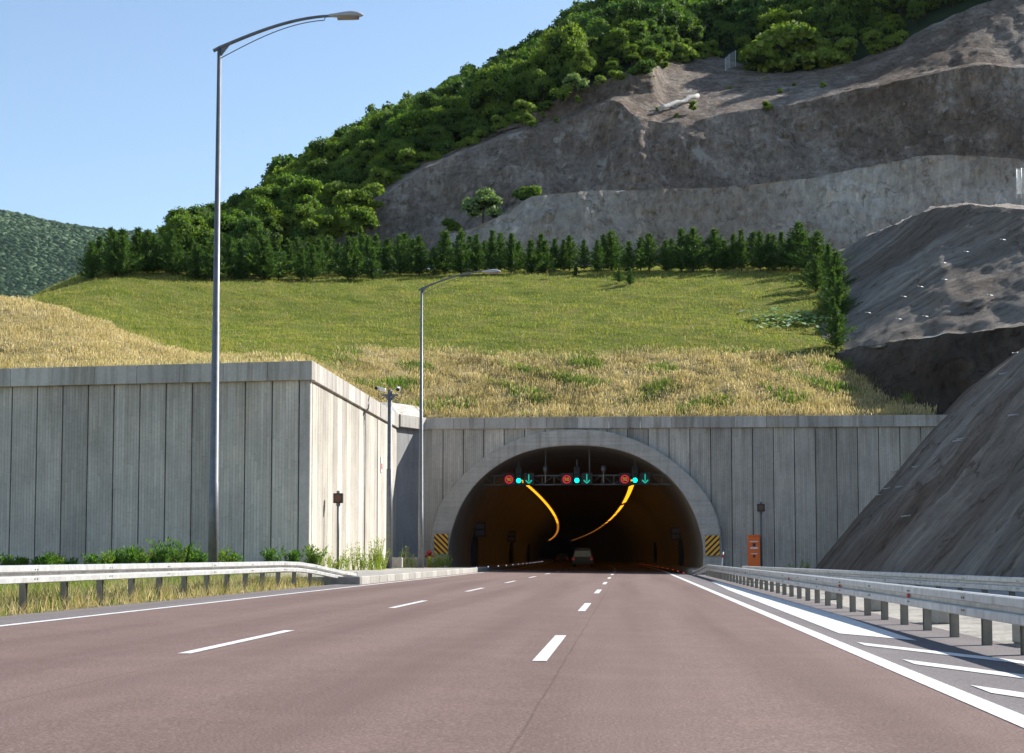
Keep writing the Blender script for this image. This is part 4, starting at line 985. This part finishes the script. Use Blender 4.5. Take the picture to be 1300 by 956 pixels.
# forest positions
cand = []
a_, c_ = FG.shape[:2]
def fpt(u, v):
    i = min(int(v), a_-2); j = min(int(u), c_-2); fu, fv = u-j, v-i
    return (FG[i, j]*(1-fu)+FG[i, j+1]*fu)*(1-fv) + (FG[i+1, j]*(1-fu)+FG[i+1, j+1]*fu)*fv
def proj(p):
    d = Vector(p)-CAM; dp = d.dot(fwd); return 650+F*d.dot(rgt)/dp, CY-F*d.dot(upv)/dp
rf = random.Random(5); grid_ = {}
tries = 0
while tries < 90000:
    tries += 1; u = rf.random()*(c_-1); v = rf.random()*(a_-1); p = fpt(u, v); 
    px, py = proj(p)
    if not (100 < px < 1360 and py > -60): continue
    if px < 225: continue
    if v < .4 and px > 420: continue
    sp = 2.9 if v < 5 else 3.3
    key = (int(p[0]//sp), int(p[1]//sp)); ok = True
    for dx in (-1, 0, 1):
        for dy in (-1, 0, 1):
            for q in grid_.get((key[0]+dx, key[1]+dy), ()):
                if (q[0]-p[0])**2+(q[1]-p[1])**2+(q[2]-p[2])**2*.3 < sp*sp: ok = False
    if not ok: continue
    grid_.setdefault(key, []).append(p); cand.append((v, px, py, p))
cand.sort(key=lambda c: (np.linalg.norm(c[3]-np.array(CAM))))
print('forest trees', len(cand))
stuffV = []; stuffT = []; stuffM = []; off = 0
LOD = []
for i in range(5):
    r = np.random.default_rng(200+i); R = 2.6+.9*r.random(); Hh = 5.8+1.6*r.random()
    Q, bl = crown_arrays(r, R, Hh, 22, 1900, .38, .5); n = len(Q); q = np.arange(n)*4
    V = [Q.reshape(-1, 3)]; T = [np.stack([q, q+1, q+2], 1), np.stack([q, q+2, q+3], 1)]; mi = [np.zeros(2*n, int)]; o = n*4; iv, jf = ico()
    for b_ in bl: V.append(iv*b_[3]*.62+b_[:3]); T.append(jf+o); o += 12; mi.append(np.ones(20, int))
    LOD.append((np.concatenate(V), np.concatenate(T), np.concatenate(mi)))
NIND = 290
for k, (v, px, py, p) in enumerate(cand):
    s = .88*(.62+.68*rf.random())*(.62 if v < 1.2 and px > 420 else 1.0)
    if px < 330: s *= .85
    if k < NIND:
        cr, tr = DEC[rf.randrange(7)]
        o = add_tree('broadleaf_tree', Vector(p), s, cr, tr, 'green broadleaf tree in the dense wood covering the hill above the pines and rock cuts', 'tree', 'broadleaf trees of the hillside wood', rf.random()*6.28, s*(.85+.3*rf.random()))
    else:
        V, T, mi = LOD[rf.randrange(5)]; a = rf.random()*6.28; Rm = np.array([[math.cos(a), -math.sin(a), 0], [math.sin(a), math.cos(a), 0], [0, 0, 1.]])
        stuffV.append((V @ Rm.T)*s+p); stuffT.append(T+off); off += len(V); stuffM.append(mi)
tag(link('wood', np_mesh('wood', np.concatenate(stuffV), np.concatenate(stuffT), [M['leaf'], M['leaf_core']], 3, midx=np.concatenate(stuffM))), 'dense green wood on the upper hillside behind the nearer trees', 'wood', kind='stuff')

# bright shrubs along the top of the cuts and on the benches
SHR = []
for i, (mt, sz) in enumerate((('bright_leaf', .30), ('bright_leaf', .30), ('pale_leaf', .28), ('leaf', .3))):
    r = np.random.default_rng(300+i); me, bl = crown_mesh('crown', r, 1.25, 2.0, 16, 2600, sz*.55, M[mt], base=-.25); SHR.append((me, trunk_mesh('stem', r, 1.5, .06, 5, bl)))
def shrub(px, py, Y, s, kind, lab, grp=None, sz=None):
    cr, tr = SHR[kind]; e = empty('shrub', P(px, py, Y), lab, 'shrub', grp, rf.random()*6); e.scale = (s, s, sz or s); link('stem', tr, e); link('crown', cr, e)
shrub(613, 276, 190.5, 1.75, 2, 'pale green young tree standing on the bench left of the light rock face')
shrub(668, 254, 193, 1.35, 3, 'dark green bush on the bench just right of the pale young tree'); shrub(575, 292, 190, 1.0, 3, 'small dark bush left of the pale young tree, at the rock foot behind the pines')
edge = [(455, 252, 1.3), (470, 246, 1.0), (490, 235, 1.2), (505, 222, 1.0), (522, 213, 1.2), (545, 204, .9), (560, 198, 1.2), (583, 191, .9), (604, 183, 1.2), (622, 172, .9), (640, 162, 1.1), (655, 154, 1.5), (668, 147, 1.0), (690, 136, 1.0), (712, 125, .8), (735, 114, 1.0), (760, 106, .7), (785, 97, .9), (810, 90, 1.1), (838, 84, .8), (862, 76, 1.4), (885, 73, 1.2), (905, 71, .9), (945, 82, 1.6), (965, 89, 1.9), (985, 86, 2.2), (1010, 88, 2.3), (1035, 84, 2.2), (1060, 80, 1.8), (1085, 74, 1.6), (1110, 66, 1.4), (1135, 55, 1.3), (1165, 40, 1.2)]
edge = [(402, 292, 1.7), (412, 284, 1.5), (424, 277, 1.6), (436, 268, 1.4), (447, 260, 1.3)] + edge
for j, (px, py, s) in enumerate(edge):
    if px > 935 and j % 3 == 1: continue
    s *= rf.uniform(.8, 1.3) if px > 850 else rf.uniform(.6, 1.1) if px > 640 else rf.uniform(.7, 1.2)
    kd = (0, 1, 0, 1, 3)[j % 5] if px > 850 else (0, 1, 3, 0, 3, 1, 2)[j % 7] if px > 640 else (0, 1, 3)[j % 3]
    Y = float(np.interp(px, [k_[0] for k_ in Kt], [k_[2] for k_ in Kt]))+1.2
    shrub(px+rf.uniform(-5, 5), py+rf.uniform(1, 6), Y-rf.uniform(.6, 2.4), s*1.5, kd, ('bright yellow-green shrub on the top edge of the rock cut', 'bright yellow-green shrub on the top edge of the rock cut', 'pale grey-green shrub on the top edge of the rock cut', 'dark green shrub on the top edge of the rock cut')[kd], ('bright shrubs along the top of the rock cut', 'bright shrubs along the top of the rock cut', 'pale shrubs along the top of the rock cut', 'dark shrubs along the top of the rock cut')[kd], s*1.35)
for (px, py, Y, s, lab) in ((846, 125, 219, .5, 'small green bush on the lit ledge of the rock cut'), (975, 139, 208.5, .6, 'small green bush clinging to the top of the dark rock face'), (674, 160, 209.5, .9, 'thin yellow-green bush on the narrow rock ledge at the left'), (926, 118, 222, .45, 'tiny shrub on the pale rocky ledge'), (706, 156, 210.5, .35, 'tiny plant on the narrow rock ledge')):
    shrub(px, py, Y, s, 0, lab)

for j, (px, py, Y) in enumerate(((388, 300, 194), (398, 296, 195), (408, 292, 196), (418, 294, 195), (428, 284, 197), (440, 277, 198), (450, 280, 197), (459, 266, 199), (468, 258, 200), (445, 292, 195), (462, 282, 196), (402, 306, 193))):
    shrub(px, py+6, Y-2.5, rf.uniform(1.3, 2.0), (3, 3, 0)[j % 3], 'leafy shrub in the thicket below the left end of the rock cut, behind the pines', 'thicket shrubs at the left end of the rock cut', rf.uniform(1.4, 2.2))
for j, (px, py, Y) in enumerate(((905, 128, 219), (948, 124, 220), (880, 138, 210), (990, 118, 217), (858, 149, 208), (1010, 112, 220), (1045, 110, 213), (835, 140, 210), (930, 100, 235), (968, 104, 230), (690, 148, 213), (735, 129, 213.5), (828, 100, 217.8), (900, 95, 240))):
    shrub(px, py+1, Y, .28+.3*rf.random(), 0, 'tiny green plant rooted on the pale broken ledges of the rock cut', 'tiny plants on the ledges of the rock cut')
for (a, c, r_, lab) in (((838, 140, 209), (886, 123, 216), .28, 'long pale broken chute lying on the lit rock ledge'), ((893, 116, 224), (905, 108, 226), .16, 'short pale pipe lying above the long broken chute'), ((900, 120, 223), (912, 108, 226), .12, 'thin leaning pipe right of the short pale pipe')):
    p0, p1 = P(*a), P(*c); b = MB(); n_ = 9; rr_ = random.Random(3)
    b.tube([Vector((0, 0, .2))+(p1-p0)*(i/n_)+Vector((0, 0, rr_.uniform(-.1, .25))) for i in range(n_+1)], [r_*rr_.uniform(.7, 1.2) for i in range(n_+1)], 8)
    tag(b.build('broken_pipe', M['sack'], loc=p0), lab, 'broken pipe')

# ------------------------------------------------------------------ young pines
def pine_mesh(rng, h, R):
    V = []; T = []; L = 17; o = 0; Bv = MB(); Bv.tube([(0, 0, -.3), (0, 0, h*.5), (0, 0, h*.97)], [.075, .05, .012], 6)
    for k in range(L):
        t = (k+.3*rng.random())/L; z = h*(.06+.9*t); r = .88*R*(1-t)**1.1*(.5+.85*rng.random())+.07; nb = 7 if t < .7 else 5
        for j in range(nb):
            a = 2*math.pi*(j+rng.random()*.9)/nb; rr = r*(.55+.75*rng.random()); up_ = .28+.45*t
            d = np.array([math.cos(a), math.sin(a), up_]); c0 = np.array([0, 0, z])
            nt = max(4, int(11*rr/R)+3)
            for q in range(nt):
                s = (q+.6)/nt; c = c0+d*rr*s+np.array([0, 0, .10*s*s]); 
                for w in range(3):
                    dn = d*.6+rng.normal(size=3)*.6+np.array([0,0,.25]); dn /= np.linalg.norm(dn); ln = .34*(.7+.6*rng.random()); sd = np.cross(dn, rng.normal(size=3)); sd /= np.linalg.norm(sd)+1e-9
                    V += [c-sd*.055, c+sd*.055, c+dn*ln]; T.append((o, o+1, o+2)); o += 3
    cr = np_mesh('crown', np.array(V), np.array(T), M['needle'], 3)
    tm = bpy.data.meshes.new('trunk'); tm.from_pydata(Bv.v, [], Bv.f); tm.materials.append(M['bark']); return cr, tm
PN = [pine_mesh(np.random.default_rng(400+i), 4.5, 1.45+.25*(i % 4)) for i in range(9)]
def pine(p, s, lab, grp=None):
    s *= .93
    cr, tm = PN[rf.randrange(9)]; e = add_tree('young_pine', p, s*(.9+.45*rf.random()), cr, tm, lab, 'pine tree', grp, rf.random()*6.28, s)
G1 = 'young pines of the dense left part of the row'; G2 = 'young pines of the spaced row below the pale rock face'
x = 122.0; first_p = True
while x < 560:
    for dpy, lf in ((0, 1.0), (-3.0, 1.05), (-5.5, 1.05)):
        px = x+rf.uniform(-9, 9); g = ray_ground(px, 349+rf.uniform(-2, 3)+dpy)
        if g.y > 174: g = ray_ground(px, 356)
        pine(g, lf*rf.uniform(.62, .98), 'dark young pine in the dense left part of the row above the grass', G1)
    x += rf.uniform(15, 22)
x = 566
while x < 1035:
    g = ray_ground(x, 349+rf.uniform(-3, 2)-(x-566)*.012); pine(g, rf.uniform(.72, 1.12), 'young pine in the spaced row between the grass and the pale rock face', G2)
    if rf.random() < .95: g = ray_ground(x+rf.uniform(6, 16), 344); pine(g, rf.uniform(.7, 1.0), 'young pine in the spaced row between the grass and the pale rock face', G2)
    x += rf.uniform(15, 27)
for j, (px, py, s, lab) in enumerate(((1020, 344, .9, 'pine at the right end of the top row, where it turns downhill'), (1038, 350, 1.0, 'first pine of the line running down the right edge of the grass'), (1052, 362, .9, 'second pine down the right edge of the grass'), (1036, 372, .8, 'small pine set in left of the downhill line'), (1062, 378, .95, 'third pine down the right edge of the grass'), (1058, 398, .85, 'pine halfway down the right edge of the grass'), (1066, 410, .8, 'pine just below the middle of the downhill line'), (1058, 428, .75, 'second lowest pine at the right edge of the grass'), (1062, 443, .75, 'lowest pine at the right edge of the grass above the dark rock'))):
    pine(ray_ground(px, py), s, lab)
for (px, py, s, lab) in ((800, 362, .40, 'low bushy pine standing in front of the row on the grass'), (786, 360, .33, 'low pine beside the bushy one in front of the row'), (731, 352, .3, 'small pine sapling in front of the row')):
    pine(ray_ground(px, py), s, lab)

# ------------------------------------------------------------------ grasses
def blades(name, X, Y, Z, h, w, lean, mat, rng, lab, cat='grass', head=False):
    n = len(X); C = np.c_[X, Y, Z-.03]; a = rng.random(n)*6.283; sd = np.c_[np.cos(a), np.sin(a), np.zeros(n)]*w[:, None]/2
    ln = np.c_[rng.normal(size=(n, 2))*lean, np.ones(n)]; ln /= np.linalg.norm(ln, axis=1)[:, None]; tip = C+ln*h[:, None]; mid = C+ln*h[:, None]*.6
    if head:
        V = np.stack([C-sd*.45, C+sd*.45, mid-sd*.6, mid+sd*.6, mid+(tip-mid)*.45-sd*1.3, mid+(tip-mid)*.45+sd*1.3, tip], 1).reshape(-1, 3); k = 7
        q = (np.arange(n)*k)[:, None]; T = np.concatenate([q+np.array([[0, 1, 2]]), q+np.array([[1, 3, 2]]), q+np.array([[2, 3, 4]]), q+np.array([[3, 5, 4]]), q+np.array([[4, 5, 6]])])
    else:
        V = np.stack([C-sd, C+sd, tip], 1).reshape(-1, 3); T = (np.arange(n)*3)[:, None]+np.array([[0, 1, 2]])
    return tag(link(name, np_mesh(name, V, T, mat, 3)), lab, cat, kind='stuff')
def clump(x, y, f=1.0): return .5+.5*np.sin(x*1.7*f+2*np.sin(y*1.3*f))*np.sin(y*2.1*f+1.5*np.sin(x*.9*f))
r = np.random.default_rng(11)
N = 520000; X = r.uniform(-62, 21, N); Y = r.uniform(74, 122, N); d = dryness(X, Y); c = clump(X, Y)
near = np.where(X < -15, Y-(74.2+(-14.6-X)*.128), Y-105.0)
k = inside(X, Y) & (r.random(N) < d*(.35+.65*c)) & (near > .15)
X, Y, near, c = X[k], Y[k], near[k], c[k]; Z = H(X, Y); n = len(X); edgeb = np.exp(-near/1.6)
hh = (.16+.3*r.random(n)*(.4+c)+.42*edgeb*r.random(n))*np.where(X < -15, .85, 1.1)
blades('dry_grass', X, Y, Z, hh, .024+.022*r.random(n), .3, M['dry_grass'], r, 'golden dry grass on the bank above the walls', head=True); print('dry', n)
N = 42000; X = r.uniform(-24, 20, N); Y = r.uniform(106, 120, N); k = (r.random(N) < dryness(X, Y)*np.clip(clump(X, Y, .33)*1.6-.75, 0, 1)*np.clip((Y-105.5)/3, 0, 1)*(r.random(N) < .8)); X, Y = X[k], Y[k]; n = len(X)
blades('weeds', X, Y, H(X, Y), .3+.45*r.random(n), .035+.03*r.random(n), .4, M['tan_grass'], r, 'brown and green weeds among the dry grass above the portal', 'weeds')
N = 80000; X = r.uniform(-24, 20, N); Y = r.uniform(106, 120, N); k = (r.random(N) < dryness(X, Y)*np.clip(clump(X+7, Y+3, .42)*2-1.25, 0, 1)); X, Y = X[k], Y[k]; n = len(X)
blades('green_weeds', X, Y, H(X, Y), .3+.35*r.random(n), .07+.05*r.random(n), .5, M['weed'], r, 'green weeds scattered through the dry grass', 'weeds')
N = 700000; X = r.uniform(-62, 24, N); Y = r.uniform(78, 168, N); d = dryness(X, Y); c = clump(X, Y, .8)
k = inside(X, Y) & (r.random(N) < (1-d)*(.25+.55*c)*np.clip(1.15-(Y-100)/150, .3, 1)); X, Y, c = X[k], Y[k], c[k]; n = len(X)
blades('green_grass', X, Y, H(X, Y), (.10+.18*r.random(n)*(.4+c)), .032+.03*r.random(n), .4, M['green_grass'], r, 'green grass covering the slope below the pines'); print('green', n)
N = 13000; X = r.uniform(-55, 20, N); Y = r.uniform(96, 160, N); k = inside(X, Y) & (r.random(N) < (1-dryness(X, Y))*.45*clump(X+3, Y, .5)); X, Y = X[k], Y[k]; n = len(X)
blades('straw_stems', X, Y, H(X, Y), .25+.35*r.random(n), .016+.014*r.random(n), .25, M['dry_grass'], r, 'thin straw-coloured stems on the green slope', 'grass', head=True)
# pale leafy patch near the right pines
pp = [ray_ground(1000+r.normal()*26, 411+r.normal()*5) for _ in range(90)]; C = np.array([(p.x+r.normal()*.3, p.y+r.normal()*.3, p.z+.42) for p in pp for _ in range(4)])
Nn = np.tile([0, -.3, 1.], (len(C), 1))+rand_unit(len(C), r)*.4; Q = leaf_quads(C, Nn, .3, r); n = len(Q)
me = np_mesh('leafy_patch', Q.reshape(-1, 3), np.arange(n*4).reshape(-1, 4), M['shiny_leaf'], 4); tag(link('leafy_patch', me), 'patch of broad shiny green leaves on the slope near the right pines', 'plants', kind='stuff')
# verge grass behind the left guardrail
N = 330000; X = r.uniform(-27, -9.85, N); Y = r.uniform(14, 73, N); zz = np.where(X > -12, .09, .12); c = clump(X, Y, 1.4); k = (r.random(N) < .3+.6*c) & ((X < -10.05) | (r.random(N) < .35)) & ((Y < 53.5) | (X < -14.9)) & (X > -11-(Y-10)*.22)
X, Y, zz, c = X[k], Y[k], zz[k], c[k]; n = len(X)
gm = r.random(n) < (.10+.5*(X < -11.8)+.12*c); hs = (.25+.36*r.random(n))*np.clip((-9.6-X)*1.4, .35, 1)*(.7+.5*c)
blades('verge_dry_grass', X[~gm], Y[~gm], zz[~gm], hs[~gm], .012+.014*r.random((~gm).sum()), .45, M['dry_grass'], r, 'dry grass along the left verge below the guardrail')
blades('verge_green_grass', X[gm], Y[gm], zz[gm], hs[gm]*1.1, .014+.018*r.random(gm.sum()), .45, M['weed'], r, 'green grass along the left verge below the guardrail')
# tall weeds on the island
def tuft(px, Y, hgt, n, lab, X=None, mat='tall_weed', spread=.3):
    hgt *= .82; n = int(n*.6)
    x = X if X is not None else P(px, 715, Y).x; rr = np.random.default_rng(int(px*7+Y)); V = []; T = []; o = 0
    for _ in range(n):
        a = rr.random()*6.28; q = spread*rr.random()**.5; c = np.array([x+math.cos(a)*q, Y+math.sin(a)*q, .34 if x < 0 else 0]); ln = np.array([rr.normal()*.16, rr.normal()*.16, 1]); hh_ = hgt*(.45+.6*rr.random()); s = np.array([math.cos(a), math.sin(a), 0])*(.014+.012*rr.random()); tip = c+ln*hh_
        V += [c-s, c+s, tip]; T.append((o, o+1, o+2)); o += 3
        for w in range(7):
            t = .2+.7*rr.random(); cc = c+ln*hh_*t; dn = np.array([rr.normal()*.6, rr.normal()*.6, .5]); dn /= np.linalg.norm(dn); sl = np.cross(dn, rr.normal(size=3)); sl /= np.linalg.norm(sl); V += [cc-sl*.022, cc+sl*.022, cc+dn*.17]; T.append((o, o+1, o+2)); o += 3
    o_ = link('weed_clump', np_mesh('weed_clump', np.array(V)-np.array([x, Y, .3 if x < 0 else 0]), np.array(T), M[mat], 3), loc=(x, Y, .3 if x < 0 else 0)); tag(o_, lab, 'weeds', 'weed clumps on the kerb island')
for px, Y, h_, n, lab in ((413, 76, 1.5, 40, 'tawny weed clump at the left foot of the sunlit wall'), (437, 79, 1.3, 40, 'weed clump just right of the left beacon pole'), (453, 80, 1.9, 55, 'tall green weed clump between the left beacon and the camera pole'), (476, 82, 2.2, 90, 'tallest and bushiest weed clump beside the camera pole'), (483, 84, 1.5, 60, 'lower weed clump right against the camera pole'), (511, 97, 1.9, 24, 'thin weeds in front of the pale concrete block'), (524, 97, 1.3, 24, 'small weeds left of the farther street lamp'), (546, 97, 1.0, 60, 'weeds around the fire hydrant'), (558, 98, 1.2, 70, 'weeds below the left hazard board'), (566, 99, 1.2, 60, 'weeds at the very foot of the tunnel arch on the left'), (465, 80, .9, 40, 'low weeds between the two taller clumps'), (424, 77.2, .9, 40, 'low weeds left of the left beacon pole')):
    tuft(px, Y, h_, n, lab)
for px, Y, h_, n, lab in ((1003, 101, .9, 26, 'small weed clump at the foot of the portal wall right of the beacon'), (1022, 100, 1.2, 30, 'weed clump where the portal wall meets the rock slope')):
    tuft(px, Y, h_, n, lab)
# shrubs along the front of the left wall
def oleander(px, Y, s, lab, rngi, flowers=False, grp='leafy shrubs along the foot of the left wall'):
    rr = np.random.default_rng(rngi); x = P(px, 715, Y).x; C = []; Nn = []; Vt = []
    e = empty('leafy_shrub', (x, Y, .1), lab, 'shrub', grp); nst = 26
    V = []; T = []; o = 0; st = MB()
    for i in range(nst):
        a = rr.random()*6.28; sp = .55*rr.random(); d = np.array([math.cos(a)*sp, math.sin(a)*sp, 1]); hh_ = s*(.65+.45*rr.random())
        st.tube([(0, 0, 0), tuple(d*hh_*.5), tuple(d*hh_)], [.012, .009, .004], 4)
        for w in range(26):
            t = .3+.72*rr.random(); cc = d*hh_*t; dn = np.array([rr.normal(), rr.normal(), .75+rr.random()]); dn /= np.linalg.norm(dn); sl = np.cross(dn, rr.normal(size=3)); sl /= np.linalg.norm(sl); L_ = .17+.08*rr.random()
            V += [cc, cc+dn*L_*.5-sl*.028, cc+dn*L_, cc+dn*L_*.5+sl*.028]; T += [(o, o+1, o+2), (o, o+2, o+3)]; o += 4
    st.build('stem', M['bark'], e); link('foliage', np_mesh('foliage', np.array(V), np.array(T), M['weed'] if rngi % 3 == 0 else M['shrub_leaf'], 3), e)
    if flowers:
        b = MB()
        for _ in range(9):
            q = rr.normal(size=3)*.28*s; c0 = np.array([q[0], q[1], s*.78+abs(q[2])*.4])
            for w in range(5):
                a = w*1.257; b.add([tuple(c0), tuple(c0+np.array([.05*math.cos(a-.4), -.01, .05*math.sin(a-.4)])), tuple(c0+np.array([.075*math.cos(a), -.015, .075*math.sin(a)])), tuple(c0+np.array([.05*math.cos(a+.4), -.01, .05*math.sin(a+.4)]))], [(0, 1, 2, 3)])
        b.build('flowers', M['pink'], e)
M['shrub_leaf'] = leaf_mat('shrub_leaves', [(0, (.045, .12, .02)), (.6, (.09, .19, .03)), (1, (.17, .28, .06))], .35)
sp_ = [(12, 1.15, 0), (30, 1.0, 0), (47, 1.0, 1), (60, 1.2, 0), (72, 1.25, 0), (90, .95, 0), (118, 1.2, 0), (134, 1.3, 0), (150, 1.45, 0), (164, 1.65, 0), (178, 1.55, 1), (196, 1.7, 0), (209, 1.95, 0), (222, 1.4, 0), (238, 1.85, 0), (252, 1.4, 0), (286, 1.5, 0), (300, 1.3, 0)]
lb = ['at the left edge of the picture', 'second from the left edge', 'with a pink flower, third from the left edge', 'fourth from the left edge', 'fifth from the left edge', 'low one before the gap', 'first after the gap', 'next one along, feathery', 'left of the tall leafy group', 'left in the tall leafy group', 'with a pink flower in the tall group', 'middle of the tall group', 'tallest of the group', 'lower one between two tall ones', 'large one left of the near lamp post', 'small one touching the near lamp post', 'just right of the near lamp post', 'farthest right before the bare wall foot']
for i, ((px, s, fl), t) in enumerate(zip(sp_, lb)): oleander(px, 66+ (i % 3), s*.74, 'leafy green shrub under the left wall, ' + t, 500+i, bool(fl))
for (px, Y, s, lab) in ((345, 70, 1.2, 'thin green plant at the wall foot left of the corner'), (372, 71, 1.1, 'small green bush just left of the wall corner'), (397, 72, 1.25, 'dark green leafy bush growing at the wall corner')): oleander(px, Y, s, lab, 560+int(px), False, None)
for k in range(5):
    b = MB(); x_, y_ = -10.9-.3*k, 30.5+4.7*k
    b.tube([(0, 0, 0), (.02, 0, .42)], .005, 5); o = b.build('yellow_flower', [M['weed'], M['yellow_flower']], loc=(x_, y_, .1)); 
    b2 = MB(); b2.disc((.02, 0, .43), .045, .012, 'Z', 8); b2.build('bloom', M['yellow_flower'], o); tag(o, 'small yellow flower in the verge grass behind the left guardrail', 'flower', 'yellow flowers in the verge')

# ------------------------------------------------------------------ far mountain
XM = np.arange(-160, 420, 6.0)
Mt = [(-160, 261, 2600), (0, 271, 2600), (30, 276, 2600), (60, 284, 2580), (100, 291, 2560), (150, 297, 2550), (250, 305, 2500), (420, 330, 2450)]
Mm = [(-160, 300, 2200), (0, 315, 2200), (60, 308, 2250), (110, 318, 2200), (200, 330, 2200), (420, 350, 2200)]
Mb = [(-160, 420, 1750), (0, 420, 1750), (420, 430, 1750)]
MG = loft_grid([Mb, Mm, Mt, [(x, y+40, Y+500) for x, y, Y in Mt]], XM, 22)
for i in range(MG.shape[0]):
    for j in range(MG.shape[1]):
        x, y, z = MG[i, j]; MG[i, j, 2] += fbm(x, y, 0, .004, 4)*22*min(1, abs(44-i)/8); 
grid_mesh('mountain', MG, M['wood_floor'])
rm = np.random.default_rng(77); iv, jf = ico(); a_, c_ = MG.shape[:2]; V = []; T = []; off = 0
NT = 42000; uu = rm.random(NT)*(c_-1.01); vv = rm.random(NT)*45
for u, v in zip(uu, vv):
    i, j = int(v), int(u); fu, fv = u-j, v-i; p = (MG[i, j]*(1-fu)+MG[i, j+1]*fu)*(1-fv)+(MG[i+1, j]*(1-fu)+MG[i+1, j+1]*fu)*fv
    if not -60 < proj(p)[0] < 230: continue
    s = 3.0+3.0*rm.random(); ivv = iv*(1+.35*rm.normal(size=(12, 1)).clip(-1, 1)); V.append(ivv*np.array([s, s, s*.85])*1.25+p+np.array([0, 0, s*.2])); T.append(jf+off); off += 12
tag(link('far_wood', np_mesh('far_wood', np.concatenate(V), np.concatenate(T), M['far_leaf'], 3, True)), 'distant dark green wood covering the mountain at the left', 'wood', kind='stuff')

# ------------------------------------------------------------------ small fences up on the cuts
def wire_fence(pts, lab, h=2.2):
    e = empty('wire_fence', pts[0], lab, 'fence')
    o0 = Vector(pts[0]); q = [Vector(p)-o0 for p in pts]
    for p in q:
        b = MB(); b.tube([p+Vector((0, 0, -.3)), p+Vector((0, 0, h))], .05, 6); b.build('post', M['galv'], e)
    b = MB()
    for a, c in zip(q[:-1], q[1:]):
        for z in np.linspace(.1, h-.05, 9): b.tube([a+Vector((0, 0, z)), c+Vector((0, 0, z))], .012, 4, cap=False)
        n_ = 16
        for i in range(1, n_): p = a.lerp(c, i/n_); b.tube([p+Vector((0, 0, .1)), p+Vector((0, 0, h-.05))], .009, 4, cap=False)
    b.build('wire_mesh', M['galv'], e)
wire_fence([P(921, 97, 236), P(926, 92, 238), P(934, 87, 240)], 'short wire fence on the ledge below the bright shrubs', 2.8)
wire_fence([P(1291, 248, 158), P(1297, 247, 157.5), P(1312, 246, 157)], 'wire fence posts on the bench at the right edge of the picture', 2.6)

# ------------------------------------------------------------------ light
sd = Vector((.68, .47, .57)).normalized(); elev = math.asin(sd.z); azi = math.atan2(sd.x, sd.y)
ld = bpy.data.lights.new('sun', 'SUN'); ld.energy = 5.0; ld.angle = math.radians(.5); ld.color = (1, .975, .93)
lo = bpy.data.objects.new('sun', ld); COL.objects.link(lo); lo.rotation_euler = (-sd).to_track_quat('-Z', 'Y').to_euler(); lo.location = (60, 60, 90)
w = bpy.data.worlds.new('World'); SC.world = w; w.use_nodes = True; nt = w.node_tree; bg = nt.nodes['Background']
sky = nt.nodes.new('ShaderNodeTexSky'); sky.sky_type = 'NISHITA'; sky.sun_disc = False; sky.sun_elevation = elev; sky.sun_rotation = azi
sky.altitude = 300; sky.air_density = 1.0; sky.dust_density = .3; sky.ozone_density = 1.0
nt.links.new(sky.outputs[0], bg.inputs[0]); bg.inputs[1].default_value = .112
vs = SC.view_settings; vs.view_transform = 'Standard'; vs.look = 'None'; vs.exposure = 0.80; vs.gamma = 1; vs.use_curve_mapping = False
SC.render.engine = 'CYCLES'; SC.cycles.max_bounces = 6; SC.cycles.diffuse_bounces = 3; SC.cycles.transparent_max_bounces = 8

hz_ = MB(); hz_.box((-300, 1450, 450), (4200, 3260, 914)); hm = bpy.data.materials.new('haze_air'); hm.use_nodes = True; hn = hm.node_tree; hn.nodes.clear()
ho = hn.nodes.new('ShaderNodeOutputMaterial'); hv = hn.nodes.new('ShaderNodeVolumePrincipled'); hn.links.new(hv.outputs[0], ho.inputs['Volume'])
hv.inputs['Density'].default_value = .000018; hv.inputs['Color'].default_value = (.7, .87, 1, 1); hv.inputs['Anisotropy'].default_value = .2
tag(hz_.build('haze', hm), kind='stuff')
SC.cycles.volume_bounces = 0
